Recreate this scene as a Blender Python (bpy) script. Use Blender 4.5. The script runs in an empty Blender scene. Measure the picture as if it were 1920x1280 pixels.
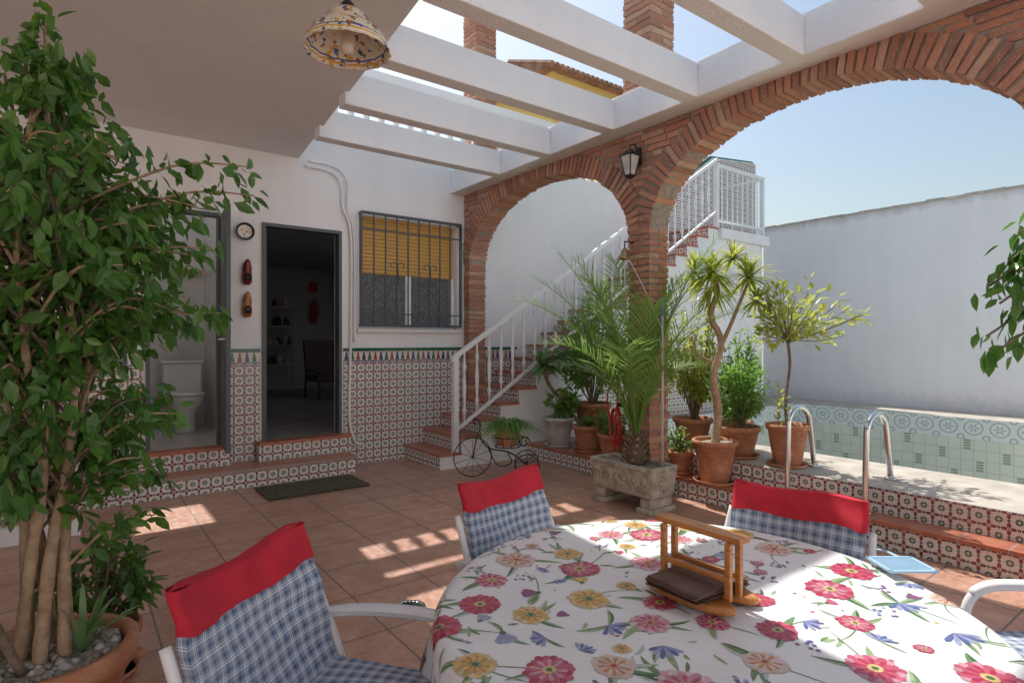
import bpy, math, random
from mathutils import Vector, Matrix
R=random.Random(7)
scene=bpy.context.scene
pi=math.pi
# ---------------------------------------------------------------- node helpers
class S:
    def __init__(s,nt,o): s.nt=nt; s.o=o
    def _m(s,op,*a): return mth(s.nt,op,*a)
    def __add__(s,b): return s._m('ADD',s,b)
    def __radd__(s,b): return s._m('ADD',b,s)
    def __sub__(s,b): return s._m('SUBTRACT',s,b)
    def __rsub__(s,b): return s._m('SUBTRACT',b,s)
    def __mul__(s,b): return s._m('MULTIPLY',s,b)
    def __rmul__(s,b): return s._m('MULTIPLY',b,s)
    def __truediv__(s,b): return s._m('DIVIDE',s,b)
    def lt(s,b): return s._m('LESS_THAN',s,b)
    def gt(s,b): return s._m('GREATER_THAN',s,b)
    def abs(s): return s._m('ABSOLUTE',s)
    def fract(s): return s._m('FRACT',s)
    def floor(s): return s._m('FLOOR',s)
    def cos(s): return s._m('COSINE',s)
    def sqrt(s): return s._m('SQRT',s)
    def max(s,b): return s._m('MAXIMUM',s,b)
    def min(s,b): return s._m('MINIMUM',s,b)
def mth(nt,op,*a):
    n=nt.nodes.new('ShaderNodeMath'); n.operation=op
    for i,x in enumerate(a):
        if isinstance(x,S): nt.links.new(x.o,n.inputs[i])
        else: n.inputs[i].default_value=x
    return S(nt,n.outputs[0])
def setin(nt,inp,v):
    if isinstance(v,S): nt.links.new(v.o,inp)
    elif isinstance(v,(tuple,list)): inp.default_value=(v[0],v[1],v[2],1) if len(inp.default_value)==4 else v[:3]
    else: inp.default_value=v
def mix(nt,f,a,b):
    n=nt.nodes.new('ShaderNodeMix'); n.data_type='RGBA'
    setin(nt,n.inputs[0],f); setin(nt,n.inputs[6],a); setin(nt,n.inputs[7],b)
    return S(nt,n.outputs[2])
def mr(nt,v,a,b,c=0.,d=1.):
    n=nt.nodes.new('ShaderNodeMapRange'); setin(nt,n.inputs[0],v)
    for i,x in enumerate((a,b,c,d)): n.inputs[i+1].default_value=x
    return S(nt,n.outputs[0])
def coords(nt,kind='Object'):
    tc=nt.nodes.new('ShaderNodeTexCoord'); sp=nt.nodes.new('ShaderNodeSeparateXYZ')
    nt.links.new(tc.outputs[kind],sp.inputs[0])
    return S(nt,tc.outputs[kind]),S(nt,sp.outputs[0]),S(nt,sp.outputs[1]),S(nt,sp.outputs[2])
def comb(nt,x,y,z=0.):
    n=nt.nodes.new('ShaderNodeCombineXYZ')
    for i,v in enumerate((x,y,z)): setin(nt,n.inputs[i],v)
    return S(nt,n.outputs[0])
def noise(nt,vec,sc,det=3.,rough=.55):
    n=nt.nodes.new('ShaderNodeTexNoise'); nt.links.new(vec.o,n.inputs['Vector'])
    n.inputs['Scale'].default_value=sc; n.inputs['Detail'].default_value=det; n.inputs['Roughness'].default_value=rough
    return S(nt,n.outputs['Fac'])
def wnoise(nt,vec):
    n=nt.nodes.new('ShaderNodeTexWhiteNoise'); nt.links.new(vec.o,n.inputs['Vector']); return S(nt,n.outputs['Value'])
def bump(nt,h,st=.3,dist=.01):
    n=nt.nodes.new('ShaderNodeBump'); n.inputs['Strength'].default_value=st; n.inputs['Distance'].default_value=dist
    nt.links.new(h.o,n.inputs['Height']); return S(nt,n.outputs[0])
def isl(nt):
    g=nt.nodes.new('ShaderNodeNewGeometry'); return S(nt,g.outputs['Random Per Island'])
def newmat(name):
    m=bpy.data.materials.new(name); m.use_nodes=True; nt=m.node_tree
    return m,nt,nt.nodes['Principled BSDF']
def plain(name,c,rough=.6,metal=0.,var=.12,sc=8.,bst=.15,bsc=60.,bd=.004,c2=None):
    m,nt,b=newmat(name); v,x,y,z=coords(nt)
    n=mr(nt,noise(nt,v,sc,4),.3,.7)
    d=c2 if c2 else tuple(k*(1-var*2) for k in c)
    setin(nt,b.inputs['Base Color'],mix(nt,n,c,d)); b.inputs['Roughness'].default_value=rough; b.inputs['Metallic'].default_value=metal
    if bst>0: setin(nt,b.inputs['Normal'],bump(nt,noise(nt,v,bsc,3),bst,bd))
    return m
def stucco(name,c,dirty=.1,st=.5,low=False,bd=.010):
    m,nt,b=newmat(name); v,x,y,z=coords(nt)
    n1=noise(nt,v,1.3,5,.6); n2=noise(nt,v,58.,4,.65); n3=noise(nt,v,14.,4)
    st_v=comb(nt,x*5.,y*5.,z*.6); n4=noise(nt,st_v,1.2,4)
    f=mr(nt,n1*.6+n4*.4,.42,.68)
    col=mix(nt,f,c,tuple(k*(1-dirty) for k in c))
    if low:
        g=mr(nt,z+n3*.35,.3,.75,.5,0.)
        g2=mr(nt,z+n4*.25,3.66,3.86,0.,.6)
        col=mix(nt,g.max(g2),col,(.28,.27,.25))
    setin(nt,b.inputs['Base Color'],col); b.inputs['Roughness'].default_value=.85
    setin(nt,b.inputs['Normal'],bump(nt,n2*.7+n3*.5,st,bd))
    return m
M={}
M['wall']=stucco('white_stucco',(.885,.88,.87),.06,.45)
M['ceil']=stucco('ceiling_stucco',(.84,.83,.82),.06,.95,False,.018)
M['beam']=stucco('beam_stucco',(.885,.885,.88),.05,.8,False,.014)
M['bwall']=stucco('boundary_stucco',(.885,.885,.89),.06,.5,True)
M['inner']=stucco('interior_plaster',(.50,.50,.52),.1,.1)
M['btile']=plain('bathroom_tiles',(.74,.70,.65),.25,0,.08,4,.05)
M['marble']=plain('marble_floor',(.46,.42,.38),.3,0,.25,3,.05)
M['white']=plain('white_paint',(.86,.86,.85),.35,0,.03,5,.05)
M['plastic']=plain('white_plastic',(.80,.80,.80),.4,0,.06,9,.05)
M['ceramic']=plain('sanitary_ceramic',(.86,.86,.86),.12,0,.02,5,0)
M['iron']=plain('dark_iron',(.035,.04,.045),.45,.3,.2,30,.1)
M['grill']=plain('grey_blue_iron',(.08,.10,.12),.45,.2,.1,30,.1)
M['chrome']=plain('chrome',(.75,.75,.75),.15,1.,.03,5,0)
M['frame']=plain('grey_door_paint',(.10,.115,.13),.45,0,.1,20,.05)
M['soil']=plain('soil',(.09,.06,.04),.95,0,.35,30,1.,40,.02)
M['pebble']=plain('pebbles',(.55,.49,.40),.8,0,.3,60,1.,60,.02)
M['stone']=plain('carved_stone',(.58,.51,.42),.9,0,.25,14,.8,35,.01,(.30,.26,.20))
M['coping']=plain('concrete_coping',(.58,.53,.45),.9,0,.2,6,.8,90,.008,(.40,.36,.30))
M['mat']=plain('coir',(.21,.19,.11),.98,0,.35,45,1.,160,.02)
M['red']=plain('red_cloth',(.60,.02,.04),.85,0,.15,12,.3,140,.002)
M['hose']=plain('red_hose',(.6,.03,.03),.4,0,.1,12,0)
M['blue']=plain('blue_plastic',(.06,.35,.62),.45,0,.1,12,0)
M['ltblue']=plain('light_blue_plastic',(.42,.64,.82),.45,0,.05,12,0)
M['bark_l']=plain('pale_bark',(.52,.38,.25),.85,0,.3,25,.8,60,.01,(.34,.22,.13))
M['bark']=plain('grey_bark',(.28,.21,.15),.9,0,.25,25,.8,60,.01)
M['leather']=plain('brown_leather',(.13,.07,.05),.5,0,.15,20,.3,120,.002)
M['clog1']=plain('dark_red_clog',(.30,.03,.02),.25,0,.3,20,0)
M['clog2']=plain('ochre_clog',(.58,.22,.06),.25,0,.3,20,0)
M['brass']=plain('brass',(.45,.33,.15),.35,.8,.2,20,.1)
M['roof']=plain('roof_tile',(.45,.24,.15),.9,0,.3,3,.5)
M['yellow']=stucco('yellow_render',(.78,.56,.18),.08,.2)
M['ground']=plain('earth',(.34,.30,.24),.95,0,.2,.5,.5)
M['glass']=plain('frosted_glass',(.24,.25,.25),.25,0,.4,60,.9,110,.01)
M['trimgreen']=plain('green_trim',(.02,.15,.08),.15,0,.2,15,0)
M['bulb']=plain('frosted_bulb',(.80,.74,.58),.3,0,.03,5,0)
M['greypot']=plain('grey_pot',(.62,.60,.56),.7,0,.15,12,.2)
M['dark']=plain('dark_fabric',(.03,.03,.035),.9,0,.2,12,0)
M['wicker']=plain('dark_wicker',(.16,.12,.10),.8,0,.3,60,.5)
def terracotta():
    m,nt,b=newmat('terracotta'); v,x,y,z=coords(nt)
    n=mr(nt,noise(nt,v,9.,5),.3,.7); n2=mr(nt,noise(nt,v,22.,5,.7),.52,.72)
    c=mix(nt,n,(.56,.25,.13),(.41,.16,.08)); c=mix(nt,n2*.5,c,(.66,.5,.38))
    setin(nt,b.inputs['Base Color'],c); b.inputs['Roughness'].default_value=.8
    setin(nt,b.inputs['Normal'],bump(nt,noise(nt,v,80.,3),.3,.004)); return m
M['terra']=terracotta()
def wood():
    m,nt,b=newmat('varnished_wood'); v,x,y,z=coords(nt)
    w=noise(nt,comb(nt,x*12.,y*1.2,z*12.),9.,4)
    setin(nt,b.inputs['Base Color'],mix(nt,mr(nt,w,.35,.65),(.60,.26,.075),(.40,.14,.035))); b.inputs['Roughness'].default_value=.28
    return m
M['wood']=wood()
def brickm():
    m,nt,b=newmat('handmade_brick'); v,x,y,z=coords(nt); r=isl(nt)
    c=mix(nt,r,(.54,.25,.145),(.40,.165,.10))
    rr=(r*7.31).fract(); c=mix(nt,mr(nt,rr,.72,.95,0,.75),c,(.58,.38,.25))
    c=mix(nt,mr(nt,(r*13.7).fract(),.8,1.,0,.65),c,(.25,.12,.085))
    n=noise(nt,v,45.,4); c=mix(nt,mr(nt,n,.5,.8,0,.55),c,(.52,.43,.36))
    n=noise(nt,v,6.,4); c=mix(nt,mr(nt,n,.5,.75,0,.4),c,(.26,.16,.11))
    setin(nt,b.inputs['Base Color'],c); b.inputs['Roughness'].default_value=.92
    setin(nt,b.inputs['Normal'],bump(nt,noise(nt,v,70.,4)+noise(nt,v,18.,3)*.8,.9,.009)); return m
M['brick']=brickm()
M['mortar']=plain('mortar',(.42,.35,.28),.95,0,.2,20,.9,80,.008)
def floorm():
    m,nt,b=newmat('patio_tiles'); v,x,y,z=coords(nt); s=.45
    px=((x+.12)/s); py=((y+.05)/s)
    p=(px.fract()-.5).abs(); q=(py.fract()-.5).abs()
    g=p.max(q).gt(.489)
    rnd=wnoise(nt,comb(nt,px.floor(),py.floor(),0.))
    off=rnd*37.
    vv=comb(nt,x+off,y-off,z)
    n=mr(nt,noise(nt,vv,5.5,7,.7),.38,.62); n2=mr(nt,noise(nt,vv,24.,4,.65),.45,.68)
    c=mix(nt,n,(.60,.345,.24),(.43,.21,.135)); c=mix(nt,n2*.5,c,(.68,.46,.36)); 
    c=mix(nt,mr(nt,noise(nt,vv,13.,5,.7),.54,.68,0,.55),c,(.32,.14,.09))
    c=mix(nt,rnd*.22,c,(.38,.19,.13))
    c=mix(nt,mr(nt,noise(nt,v,.9,4),.45,.7,0,.25),c,(.30,.23,.18))
    c=mix(nt,g,c,(.18,.15,.125))
    setin(nt,b.inputs['Base Color'],c); setin(nt,b.inputs['Roughness'],mr(nt,n2+g*2.,0,1.,.34,.6))
    setin(nt,b.inputs['Normal'],bump(nt,(1.-g)*1.+noise(nt,vv,10.,4)*.5,.4,.005)); return m
M['floor']=floorm()
def treadm():
    m,nt,b=newmat('clay_tread'); v,x,y,z=coords(nt); s=.25
    p=((x/s).fract()-.5).abs(); q=((y/s).fract()-.5).abs(); g=p.max(q).gt(.48)
    n=mr(nt,noise(nt,v,8.,5),.3,.7)
    c=mix(nt,n,(.52,.19,.11),(.37,.12,.07)); c=mix(nt,g,c,(.38,.28,.23))
    setin(nt,b.inputs['Base Color'],c); b.inputs['Roughness'].default_value=.35; return m
M['tread']=treadm()
def azulejo(name,border):
    m,nt,b=newmat(name); v,x,y,z=coords(nt); s=.10
    u=(x+y)/s; w=z/s
    p=u.fract()-.5; q=w.fract()-.5
    r=(p*p+q*q).sqrt(); th=mth(nt,'ARCTAN2',q,p)
    ap=p.abs(); aq=q.abs()
    white=(.76,.73,.68); red=(.22,.04,.03); green=(.035,.14,.08); navy=(.03,.04,.16)
    star=r.lt((th*4.).cos()*.13+.265)
    c=mix(nt,star,white,red)
    c=mix(nt,r.lt(.10),c,white); c=mix(nt,r.lt(.05),c,navy)
    dot=((.5-ap)*(.5-ap)+(.5-aq)*(.5-aq)).sqrt()
    c=mix(nt,dot.lt(.20),c,green); c=mix(nt,dot.lt(.08),c,white)
    e1=((.5-ap)*(.5-ap)+aq*aq).sqrt().min((ap*ap+(.5-aq)*(.5-aq)).sqrt())
    c=mix(nt,e1.lt(.09),c,navy)
    g=ap.max(aq).gt(.488)
    c=mix(nt,g,c,(.50,.47,.43))
    if border:
        h=(z-1.175)/.115
        hq=(h*6.).floor()/6.
        u2=(x+y)/.07; pp=(u2.fract()-.5).abs()
        saw=1.-hq*.8-((h*3.).fract())*.18
        tri=pp.lt(saw*.40)
        k=(u2.floor()/3.).fract()
        tc=mix(nt,k.gt(.5),(.40,.06,.04),green); tc=mix(nt,((k-.33).abs()).lt(.1),tc,navy)
        bc=mix(nt,tri*h.gt(.10)*h.lt(.95),white,tc)
        bc=mix(nt,h.lt(.06),bc,navy)
        c=mix(nt,z.gt(1.17),c,bc)
    dn=mr(nt,noise(nt,v,3.,4),.35,.75,0,.2)
    c=mix(nt,dn,c,(.48,.42,.36))
    setin(nt,b.inputs['Base Color'],c); b.inputs['Roughness'].default_value=.2
    setin(nt,b.inputs['Normal'],bump(nt,1.-g,.3,.003)); return m
M['azul']=azulejo('patterned_tiles',False); M['azulb']=azulejo('patterned_tiles_border',True)
def poolm():
    m,nt,b=newmat('pool_tiles'); v,x,y,z=coords(nt); s=.15
    u=(x+y)/s; w=z/s; p=u.fract()-.5; q=w.fract()-.5; ap=p.abs(); aq=q.abs()
    g=ap.max(aq).gt(.475)
    rnd=wnoise(nt,comb(nt,u.floor(),w.floor(),0.))
    c=mix(nt,rnd,(.66,.70,.60),(.73,.75,.67))
    k=((u.floor()+w.floor()*2.)/5.).fract()
    acc=k.lt(.1)*ap.lt(.28)*((q*4.).fract()-.5).abs().lt(.34)
    c=mix(nt,acc*.8,c,(.18,.28,.18))
    s2=.30; a=((x+y)/s2).fract()-.5; h=(z-.03)/.27-.5; rr=(a*a+h*h).sqrt(); th=mth(nt,'ARCTAN2',h,a)
    bw=(.74,.77,.75); bd=(.42,.50,.51)
    bc=mix(nt,((rr-.36).abs()).lt(.035),bw,bd)
    bc=mix(nt,rr.lt((th*6.).cos()*.08+.16),bc,bd); bc=mix(nt,rr.lt(.06),bc,bw)
    cd=((.5-a.abs())*(.5-a.abs())+(.5-h.abs())*(.5-h.abs())).sqrt()
    bc=mix(nt,cd.lt(.17),bc,bd); bc=mix(nt,cd.lt(.09),bc,bw)
    c=mix(nt,g,c,(.48,.51,.45)); c=mix(nt,z.gt(.0),c,bc)
    setin(nt,b.inputs['Base Color'],c); b.inputs['Roughness'].default_value=.2; return m
M['pool']=poolm()
def plaid():
    m,nt,b=newmat('blue_plaid_cloth'); v,x,y,z=coords(nt,'UV'); s=.034
    fu=(x/s).fract(); fv=(y/s).fract()
    def wl(f): return ((f-.5).abs().lt(.05)).max((f-.68).abs().lt(.03))
    def dk(f): return (f.lt(.12)).max(f.gt(.90))
    wgt=(wl(fu)+wl(fv))*.5; dgt=(dk(fu)+dk(fv))*.5
    c=mix(nt,dgt,(.26,.33,.44),(.075,.11,.20)); c=mix(nt,wgt,c,(.86,.85,.82))
    vo=coords(nt)[0]
    c=mix(nt,mr(nt,noise(nt,vo,9.,3),.4,.7,0,.15),c,(.55,.55,.56))
    setin(nt,b.inputs['Base Color'],c); b.inputs['Roughness'].default_value=.9
    setin(nt,b.inputs['Normal'],bump(nt,noise(nt,vo,14.,3),.4,.025)); return m
M['plaid']=plaid()
def blind():
    m,nt,b=newmat('yellow_blind'); v,x,y,z=coords(nt)
    f=(z/.045).fract(); h=mth(nt,'SINE',f*pi)
    c=mix(nt,f.lt(.1),(.70,.41,.11),(.28,.15,.04))
    setin(nt,b.inputs['Base Color'],c); b.inputs['Roughness'].default_value=.5
    setin(nt,b.inputs['Normal'],bump(nt,h,.8,.01)); return m
M['blind']=blind()
def lampm():
    m,nt,b=newmat('painted_lampshade'); v,x,y,z=coords(nt)
    n=noise(nt,v,24.,1); n2=noise(nt,v,33.,1); n3=noise(nt,v,27.,1)
    c=mix(nt,n.gt(.63),(.78,.73,.60),(.68,.40,.06)); c=mix(nt,n2.gt(.64),c,(.06,.12,.32)); c=mix(nt,n3.gt(.67),c,(.42,.10,.04)); 
    c=mix(nt,(noise(nt,v,46.,1)).gt(.68),c,(.10,.25,.08))
    c=mix(nt,((z-2.675).abs()).lt(.004),c,(.65,.38,.06)); c=mix(nt,((z-2.69).abs()).lt(.003),c,(.06,.12,.32))
    setin(nt,b.inputs['Base Color'],c); b.inputs['Roughness'].default_value=.15; return m
M['lamp']=lampm()
def leafm(name,c1,c2,tr=.35,rough=.35,yel=None):
    m,nt,b=newmat(name); v,x,y,z=coords(nt); r=isl(nt)
    c=mix(nt,r,c1,c2)
    if yel: c=mix(nt,mr(nt,(r*9.7).fract(),.75,1.,0,.8),c,yel)
    setin(nt,b.inputs['Base Color'],c); b.inputs['Roughness'].default_value=rough
    t=nt.nodes.new('ShaderNodeBsdfTranslucent'); 
    tc=mix(nt,.5,c,tuple(min(1,k*3.0) for k in c2)); setin(nt,t.inputs[0],tc)
    mx=nt.nodes.new('ShaderNodeMixShader'); mx.inputs[0].default_value=tr
    nt.links.new(b.outputs[0],mx.inputs[1]); nt.links.new(t.outputs[0],mx.inputs[2])
    nt.links.new(mx.outputs[0],nt.nodes['Material Output'].inputs[0]); return m
M['fic']=leafm('ficus_leaves',(.035,.11,.02),(.10,.23,.04),.33,.28,(.18,.33,.07))
M['palm']=leafm('palm_leaves',(.10,.21,.045),(.21,.34,.075),.42,.4,(.33,.39,.10))
M['yuc']=leafm('yucca_leaves',(.24,.35,.05),(.42,.47,.08),.45,.35)
M['ygl']=leafm('yellowgreen_leaves',(.18,.28,.04),(.36,.40,.07),.45,.35,(.42,.43,.09))
M['bush']=leafm('shrub_leaves',(.07,.18,.035),(.18,.32,.06),.4,.4,(.26,.36,.08))
M['succ']=leafm('succulent_leaves',(.10,.21,.07),(.19,.31,.12),.25,.35)
def cloth():
    m,nt,b=newmat('tablecloth'); v,x,y,z=coords(nt)
    n=noise(nt,v,5.,3)
    setin(nt,b.inputs['Base Color'],mix(nt,n,(.82,.815,.80),(.77,.77,.765))); b.inputs['Roughness'].default_value=.36
    setin(nt,b.inputs['Normal'],bump(nt,noise(nt,v,5.,4),.45,.02)); return m
M['cloth']=cloth()
pr={'p_crim':(.50,.03,.07),'p_pink':(.70,.34,.40),'p_rose':(.58,.11,.18),'p_cream':(.80,.62,.42),'p_yel':(.74,.52,.14),'p_or':(.64,.28,.08),
 'p_blue':(.12,.16,.40),'p_lav':(.38,.41,.60),'p_green':(.17,.30,.12),'p_lgreen':(.35,.48,.25),'p_dgreen':(.07,.17,.06),'p_vio':(.30,.08,.24),'p_pale':(.78,.60,.60),'p_grey':(.58,.64,.58)}
for k,c in pr.items(): M[k]=plain('print_'+k[2:],c,.4,0,.18,60,0)
# ---------------------------------------------------------------- mesh builder
class MB:
    def __init__(s): s.v=[]; s.f=[]; s.m=[]; s.uv=[]; s.mats=[]
    def mi(s,k):
        if k not in s.mats: s.mats.append(k)
        return s.mats.index(k)
    def face(s,idx,mat,uv=None): s.f.append(tuple(idx)); s.m.append(s.mi(mat)); s.uv.append(uv)
    def add(s,vs): 
        n=len(s.v); s.v.extend([tuple(a) for a in vs]); return n
    def box(s,x0,x1,y0,y1,z0,z1,mat,skip='',fm=None):
        n=s.add([(x0,y0,z0),(x1,y0,z0),(x1,y1,z0),(x0,y1,z0),(x0,y0,z1),(x1,y0,z1),(x1,y1,z1),(x0,y1,z1)])
        F={'b':(0,3,2,1),'t':(4,5,6,7),'f':(0,1,5,4),'r':(1,2,6,5),'k':(2,3,7,6),'l':(3,0,4,7)}
        for k,q in F.items():
            if k in skip: continue
            s.face([n+i for i in q],(fm or {}).get(k,mat))
    def obox(s,c,ax,ay,az,mat,jit=0):
        c=Vector(c); P=[]
        for dz in(-1,1):
            for dx,dy in((-1,-1),(1,-1),(1,1),(-1,1)):
                p=c+ax*dx+ay*dy+az*dz
                if jit: p+=Vector((R.uniform(-jit,jit),R.uniform(-jit,jit),R.uniform(-jit,jit)))
                P.append(p)
        n=s.add(P)
        for q in((0,3,2,1),(4,5,6,7),(0,1,5,4),(1,2,6,5),(2,3,7,6),(3,0,4,7)): s.face([n+i for i in q],mat)
    def tube(s,pts,rad,mat,seg=8,cap=True):
        pts=[Vector(p) for p in pts]; n=len(pts)
        if not isinstance(rad,(list,tuple)): rad=[rad]*n
        t0=(pts[1]-pts[0]).normalized(); up=Vector((0,0,1)) if abs(t0.z)<.9 else Vector((1,0,0))
        nx=t0.cross(up).normalized(); base=len(s.v)
        for i,p in enumerate(pts):
            t=(pts[min(i+1,n-1)]-pts[max(i-1,0)]).normalized()
            nx=(nx-t*nx.dot(t)).normalized(); ny=t.cross(nx)
            for k in range(seg):
                a=2*pi*k/seg; s.v.append(tuple(p+(nx*math.cos(a)+ny*math.sin(a))*rad[i]))
        for i in range(n-1):
            for k in range(seg):
                a=base+i*seg+k; b=base+i*seg+(k+1)%seg; s.face((a,b,b+seg,a+seg),mat)
        if cap:
            s.face([base+k for k in range(seg)][::-1],mat); s.face([base+(n-1)*seg+k for k in range(seg)],mat)
    def lathe(s,prof,c,mat,seg=24,sx=1,sy=1,close=False,wob=None):
        base=len(s.v)
        for (r,z) in prof:
            for k in range(seg):
                a=2*pi*k/seg; rr=r*(1 if not wob else wob(a,z))
                s.v.append((c[0]+rr*math.cos(a)*sx,c[1]+rr*math.sin(a)*sy,c[2]+z))
        for i in range(len(prof)-1):
            for k in range(seg):
                a=base+i*seg+k; b=base+i*seg+(k+1)%seg; s.face((a,b,b+seg,a+seg),mat)
        s.face([base+k for k in range(seg)][::-1],mat)
        if close: s.face([base+(len(prof)-1)*seg+k for k in range(seg)],mat)
    def disc(s,c,r,mat,seg=20,bumpy=0):
        n=s.add([c]+[(c[0]+r*math.cos(2*pi*k/seg),c[1]+r*math.sin(2*pi*k/seg),c[2]+R.uniform(-bumpy,bumpy)) for k in range(seg)])
        for k in range(seg): s.face((n,n+1+k,n+1+(k+1)%seg),mat)
    def leaf(s,b,d,nrm,L,W,mat,fold=.18,curl=.15):
        d=d.normalized(); sd=d.cross(nrm)
        if sd.length<1e-4: sd=d.cross(Vector((1,0,.3)))
        sd.normalize(); up=sd.cross(d)
        c1=b+d*L*.35; c2=b+d*L*.7-up*L*curl*.4; tip=b+d*L-up*L*curl
        h=W*.5
        n=s.add([b,c1-up*W*fold,c2-up*W*fold,tip,c1+sd*h,c2+sd*h*.75,c1-sd*h,c2-sd*h*.75])
        for q in((0,4,1),(0,1,6),(1,4,5,2),(1,2,7,6),(2,5,3),(2,3,7)): s.face([n+i for i in q],mat)
    def blade(s,pts,wd,mat,up=Vector((0,0,1))):
        base=len(s.v); n=len(pts)
        for i,p in enumerate(pts):
            t=(pts[min(i+1,n-1)]-pts[max(i-1,0)]).normalized(); sd=t.cross(up)
            if sd.length<1e-3: sd=Vector((1,0,0))
            sd.normalize(); w=wd*(1-(i/(n-1))**2)*(.6+.4*min(1,i*1.5/(n-1)))
            s.v.append(tuple(p+sd*w*.5)); s.v.append(tuple(p-sd*w*.5))
        for i in range(n-1):
            a=base+2*i; s.face((a,a+1,a+3,a+2),mat)
    def grid(s,fn,nu,nv,mat,uvs=(1,1)):
        base=len(s.v)
        for j in range(nv+1):
            for i in range(nu+1): s.v.append(tuple(fn(i/nu,j/nv)))
        for j in range(nv):
            for i in range(nu):
                a=base+j*(nu+1)+i
                uv=[(i/nu*uvs[0],j/nv*uvs[1]),((i+1)/nu*uvs[0],j/nv*uvs[1]),((i+1)/nu*uvs[0],(j+1)/nv*uvs[1]),(i/nu*uvs[0],(j+1)/nv*uvs[1])]
                s.face((a,a+1,a+nu+2,a+nu+1),mat,uv)
    def build(s,name,parent=None,smooth=False):
        me=bpy.data.meshes.new(name); me.from_pydata(s.v,[],s.f)
        for k in s.mats: me.materials.append(M[k])
        me.polygons.foreach_set('material_index',s.m)
        if any(u is not None for u in s.uv):
            ul=me.uv_layers.new(name='UVMap')
            for p,u in zip(me.polygons,s.uv):
                if u:
                    for li,c in zip(p.loop_indices,u): ul.data[li].uv=c
        if smooth: me.polygons.foreach_set('use_smooth',[True]*len(me.polygons))
        me.update(); ob=bpy.data.objects.new(name,me); scene.collection.objects.link(ob)
        if parent:
            ob.parent=parent; ob.matrix_parent_inverse=Matrix.Translation(-parent.location)
        return ob
def root(name,loc=(0,0,0)):
    e=bpy.data.objects.new(name,None); e.location=loc; e.empty_display_size=.1; scene.collection.objects.link(e); return e
def bevel(ob,w,seg=2):
    b=ob.modifiers.new('bevel','BEVEL'); b.width=w; b.segments=seg; b.limit_method='ANGLE'; return ob
def cat(pts,n=6):
    P=[Vector(p) for p in pts]; out=[]
    for i in range(len(P)-1):
        a=P[max(i-1,0)];b=P[i];c=P[i+1];d=P[min(i+2,len(P)-1)]
        for k in range(n):
            t=k/n; out.append(.5*((2*b)+(c-a)*t+(2*a-5*b+4*c-d)*t*t+(3*b-a-3*c+d)*t**3))
    out.append(P[-1]); return out
def rv(s=1): return Vector((R.uniform(-s,s),R.uniform(-s,s),R.uniform(-s,s)))
# ---------------------------------------------------------------- camera
cd=bpy.data.cameras.new('camera'); cd.lens=20.625; cd.sensor_width=36; cd.clip_end=2000; cd.clip_start=.05
cam=bpy.data.objects.new('camera',cd); cam.location=(0,0,1.4); cam.rotation_euler=(pi/2,0,-math.radians(36.87)); scene.collection.objects.link(cam); scene.camera=cam
# ---------------------------------------------------------------- light
el=math.radians(55); az=math.radians(9)
sv=Vector((math.cos(el)*math.sin(az),math.cos(el)*math.cos(az),math.sin(el)))
sd=bpy.data.lights.new('sun','SUN'); sd.energy=5; sd.angle=math.radians(.6); sd.color=(1,.965,.92)
so=bpy.data.objects.new('sun',sd); so.rotation_euler=sv.to_track_quat('Z','Y').to_euler(); so.location=(5,8,12); scene.collection.objects.link(so)
w=bpy.data.worlds.new('World'); scene.world=w; w.use_nodes=True; nt=w.node_tree
sk=nt.nodes.new('ShaderNodeTexSky'); sk.sky_type='NISHITA'; sk.sun_disc=False; sk.sun_elevation=el; sk.sun_rotation=az; sk.dust_density=2.6; sk.air_density=1.5; sk.ozone_density=1.2
nt.links.new(sk.outputs[0],nt.nodes['Background'].inputs[0]); nt.nodes['Background'].inputs[1].default_value=.15
scene.view_settings.view_transform='Standard'; scene.view_settings.look='None'; scene.view_settings.exposure=0
# ---------------------------------------------------------------- ground
PX0,PX1,PY0,PY1=5.55,10.3,-3.2,5.35
g=MB(); B=400
for x0,x1,y0,y1 in((-B,PX0,-B,B),(PX1,B,-B,B),(PX0,PX1,-B,PY0),(PX0,PX1,PY1,B)):
    n=g.add([(x0,y0,-.02),(x1,y0,-.02),(x1,y1,-.02),(x0,y1,-.02)]); g.face((n,n+1,n+2,n+3),'ground')
g.build('ground')
g=MB(); n=g.add([(-6,-6.5,0),(4.42,-6.5,0),(4.42,6.45,0),(-6,6.45,0)]); g.face((n,n+1,n+2,n+3),'floor'); g.build('patio_floor')
# pool
pr_=root('swimming_pool',(7.5,1,0))
g=MB(); zb=-1.3
def q(a,b,c,d,mat='pool'):
    n=g.add([a,b,c,d]); g.face((n,n+1,n+2,n+3),mat)
q((PX1,PY0,zb),(PX1,PY1,zb),(PX1,PY1,.3),(PX1,PY0,.3)); q((PX0,PY0,zb),(PX0,PY1,zb),(PX0,PY1,.3),(PX0,PY0,.3))
q((PX0,PY1,zb),(PX1,PY1,zb),(PX1,PY1,.3),(PX0,PY1,.3)); q((PX0,PY0,zb),(PX1,PY0,zb),(PX1,PY0,.3),(PX0,PY0,.3)); q((PX0,PY0,zb),(PX1,PY0,zb),(PX1,PY1,zb),(PX0,PY1,zb))
g.build('basin',pr_)
g=MB()
g.box(4.60,PX0-.004,-5,3.9,0,.36,'coping',fm={'l':'azul','k':'azul'})
g.box(PX0-.004,11.2,PY1+.004,6.45,0,.30,'coping')
g.box(PX1+.004,11.2,-5,PY1,0,.30,'coping')
g.box(PX0-.004,PX1,-5,PY0-.004,0,.30,'coping')
bevel(g.build('coping',pr_),.012)
g=MB(); g.box(4.40,4.597,-5,5.55,0,.155,'azul'); g.box(4.60,PX0-.006,3.905,5.55,0,.155,'azul')
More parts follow.
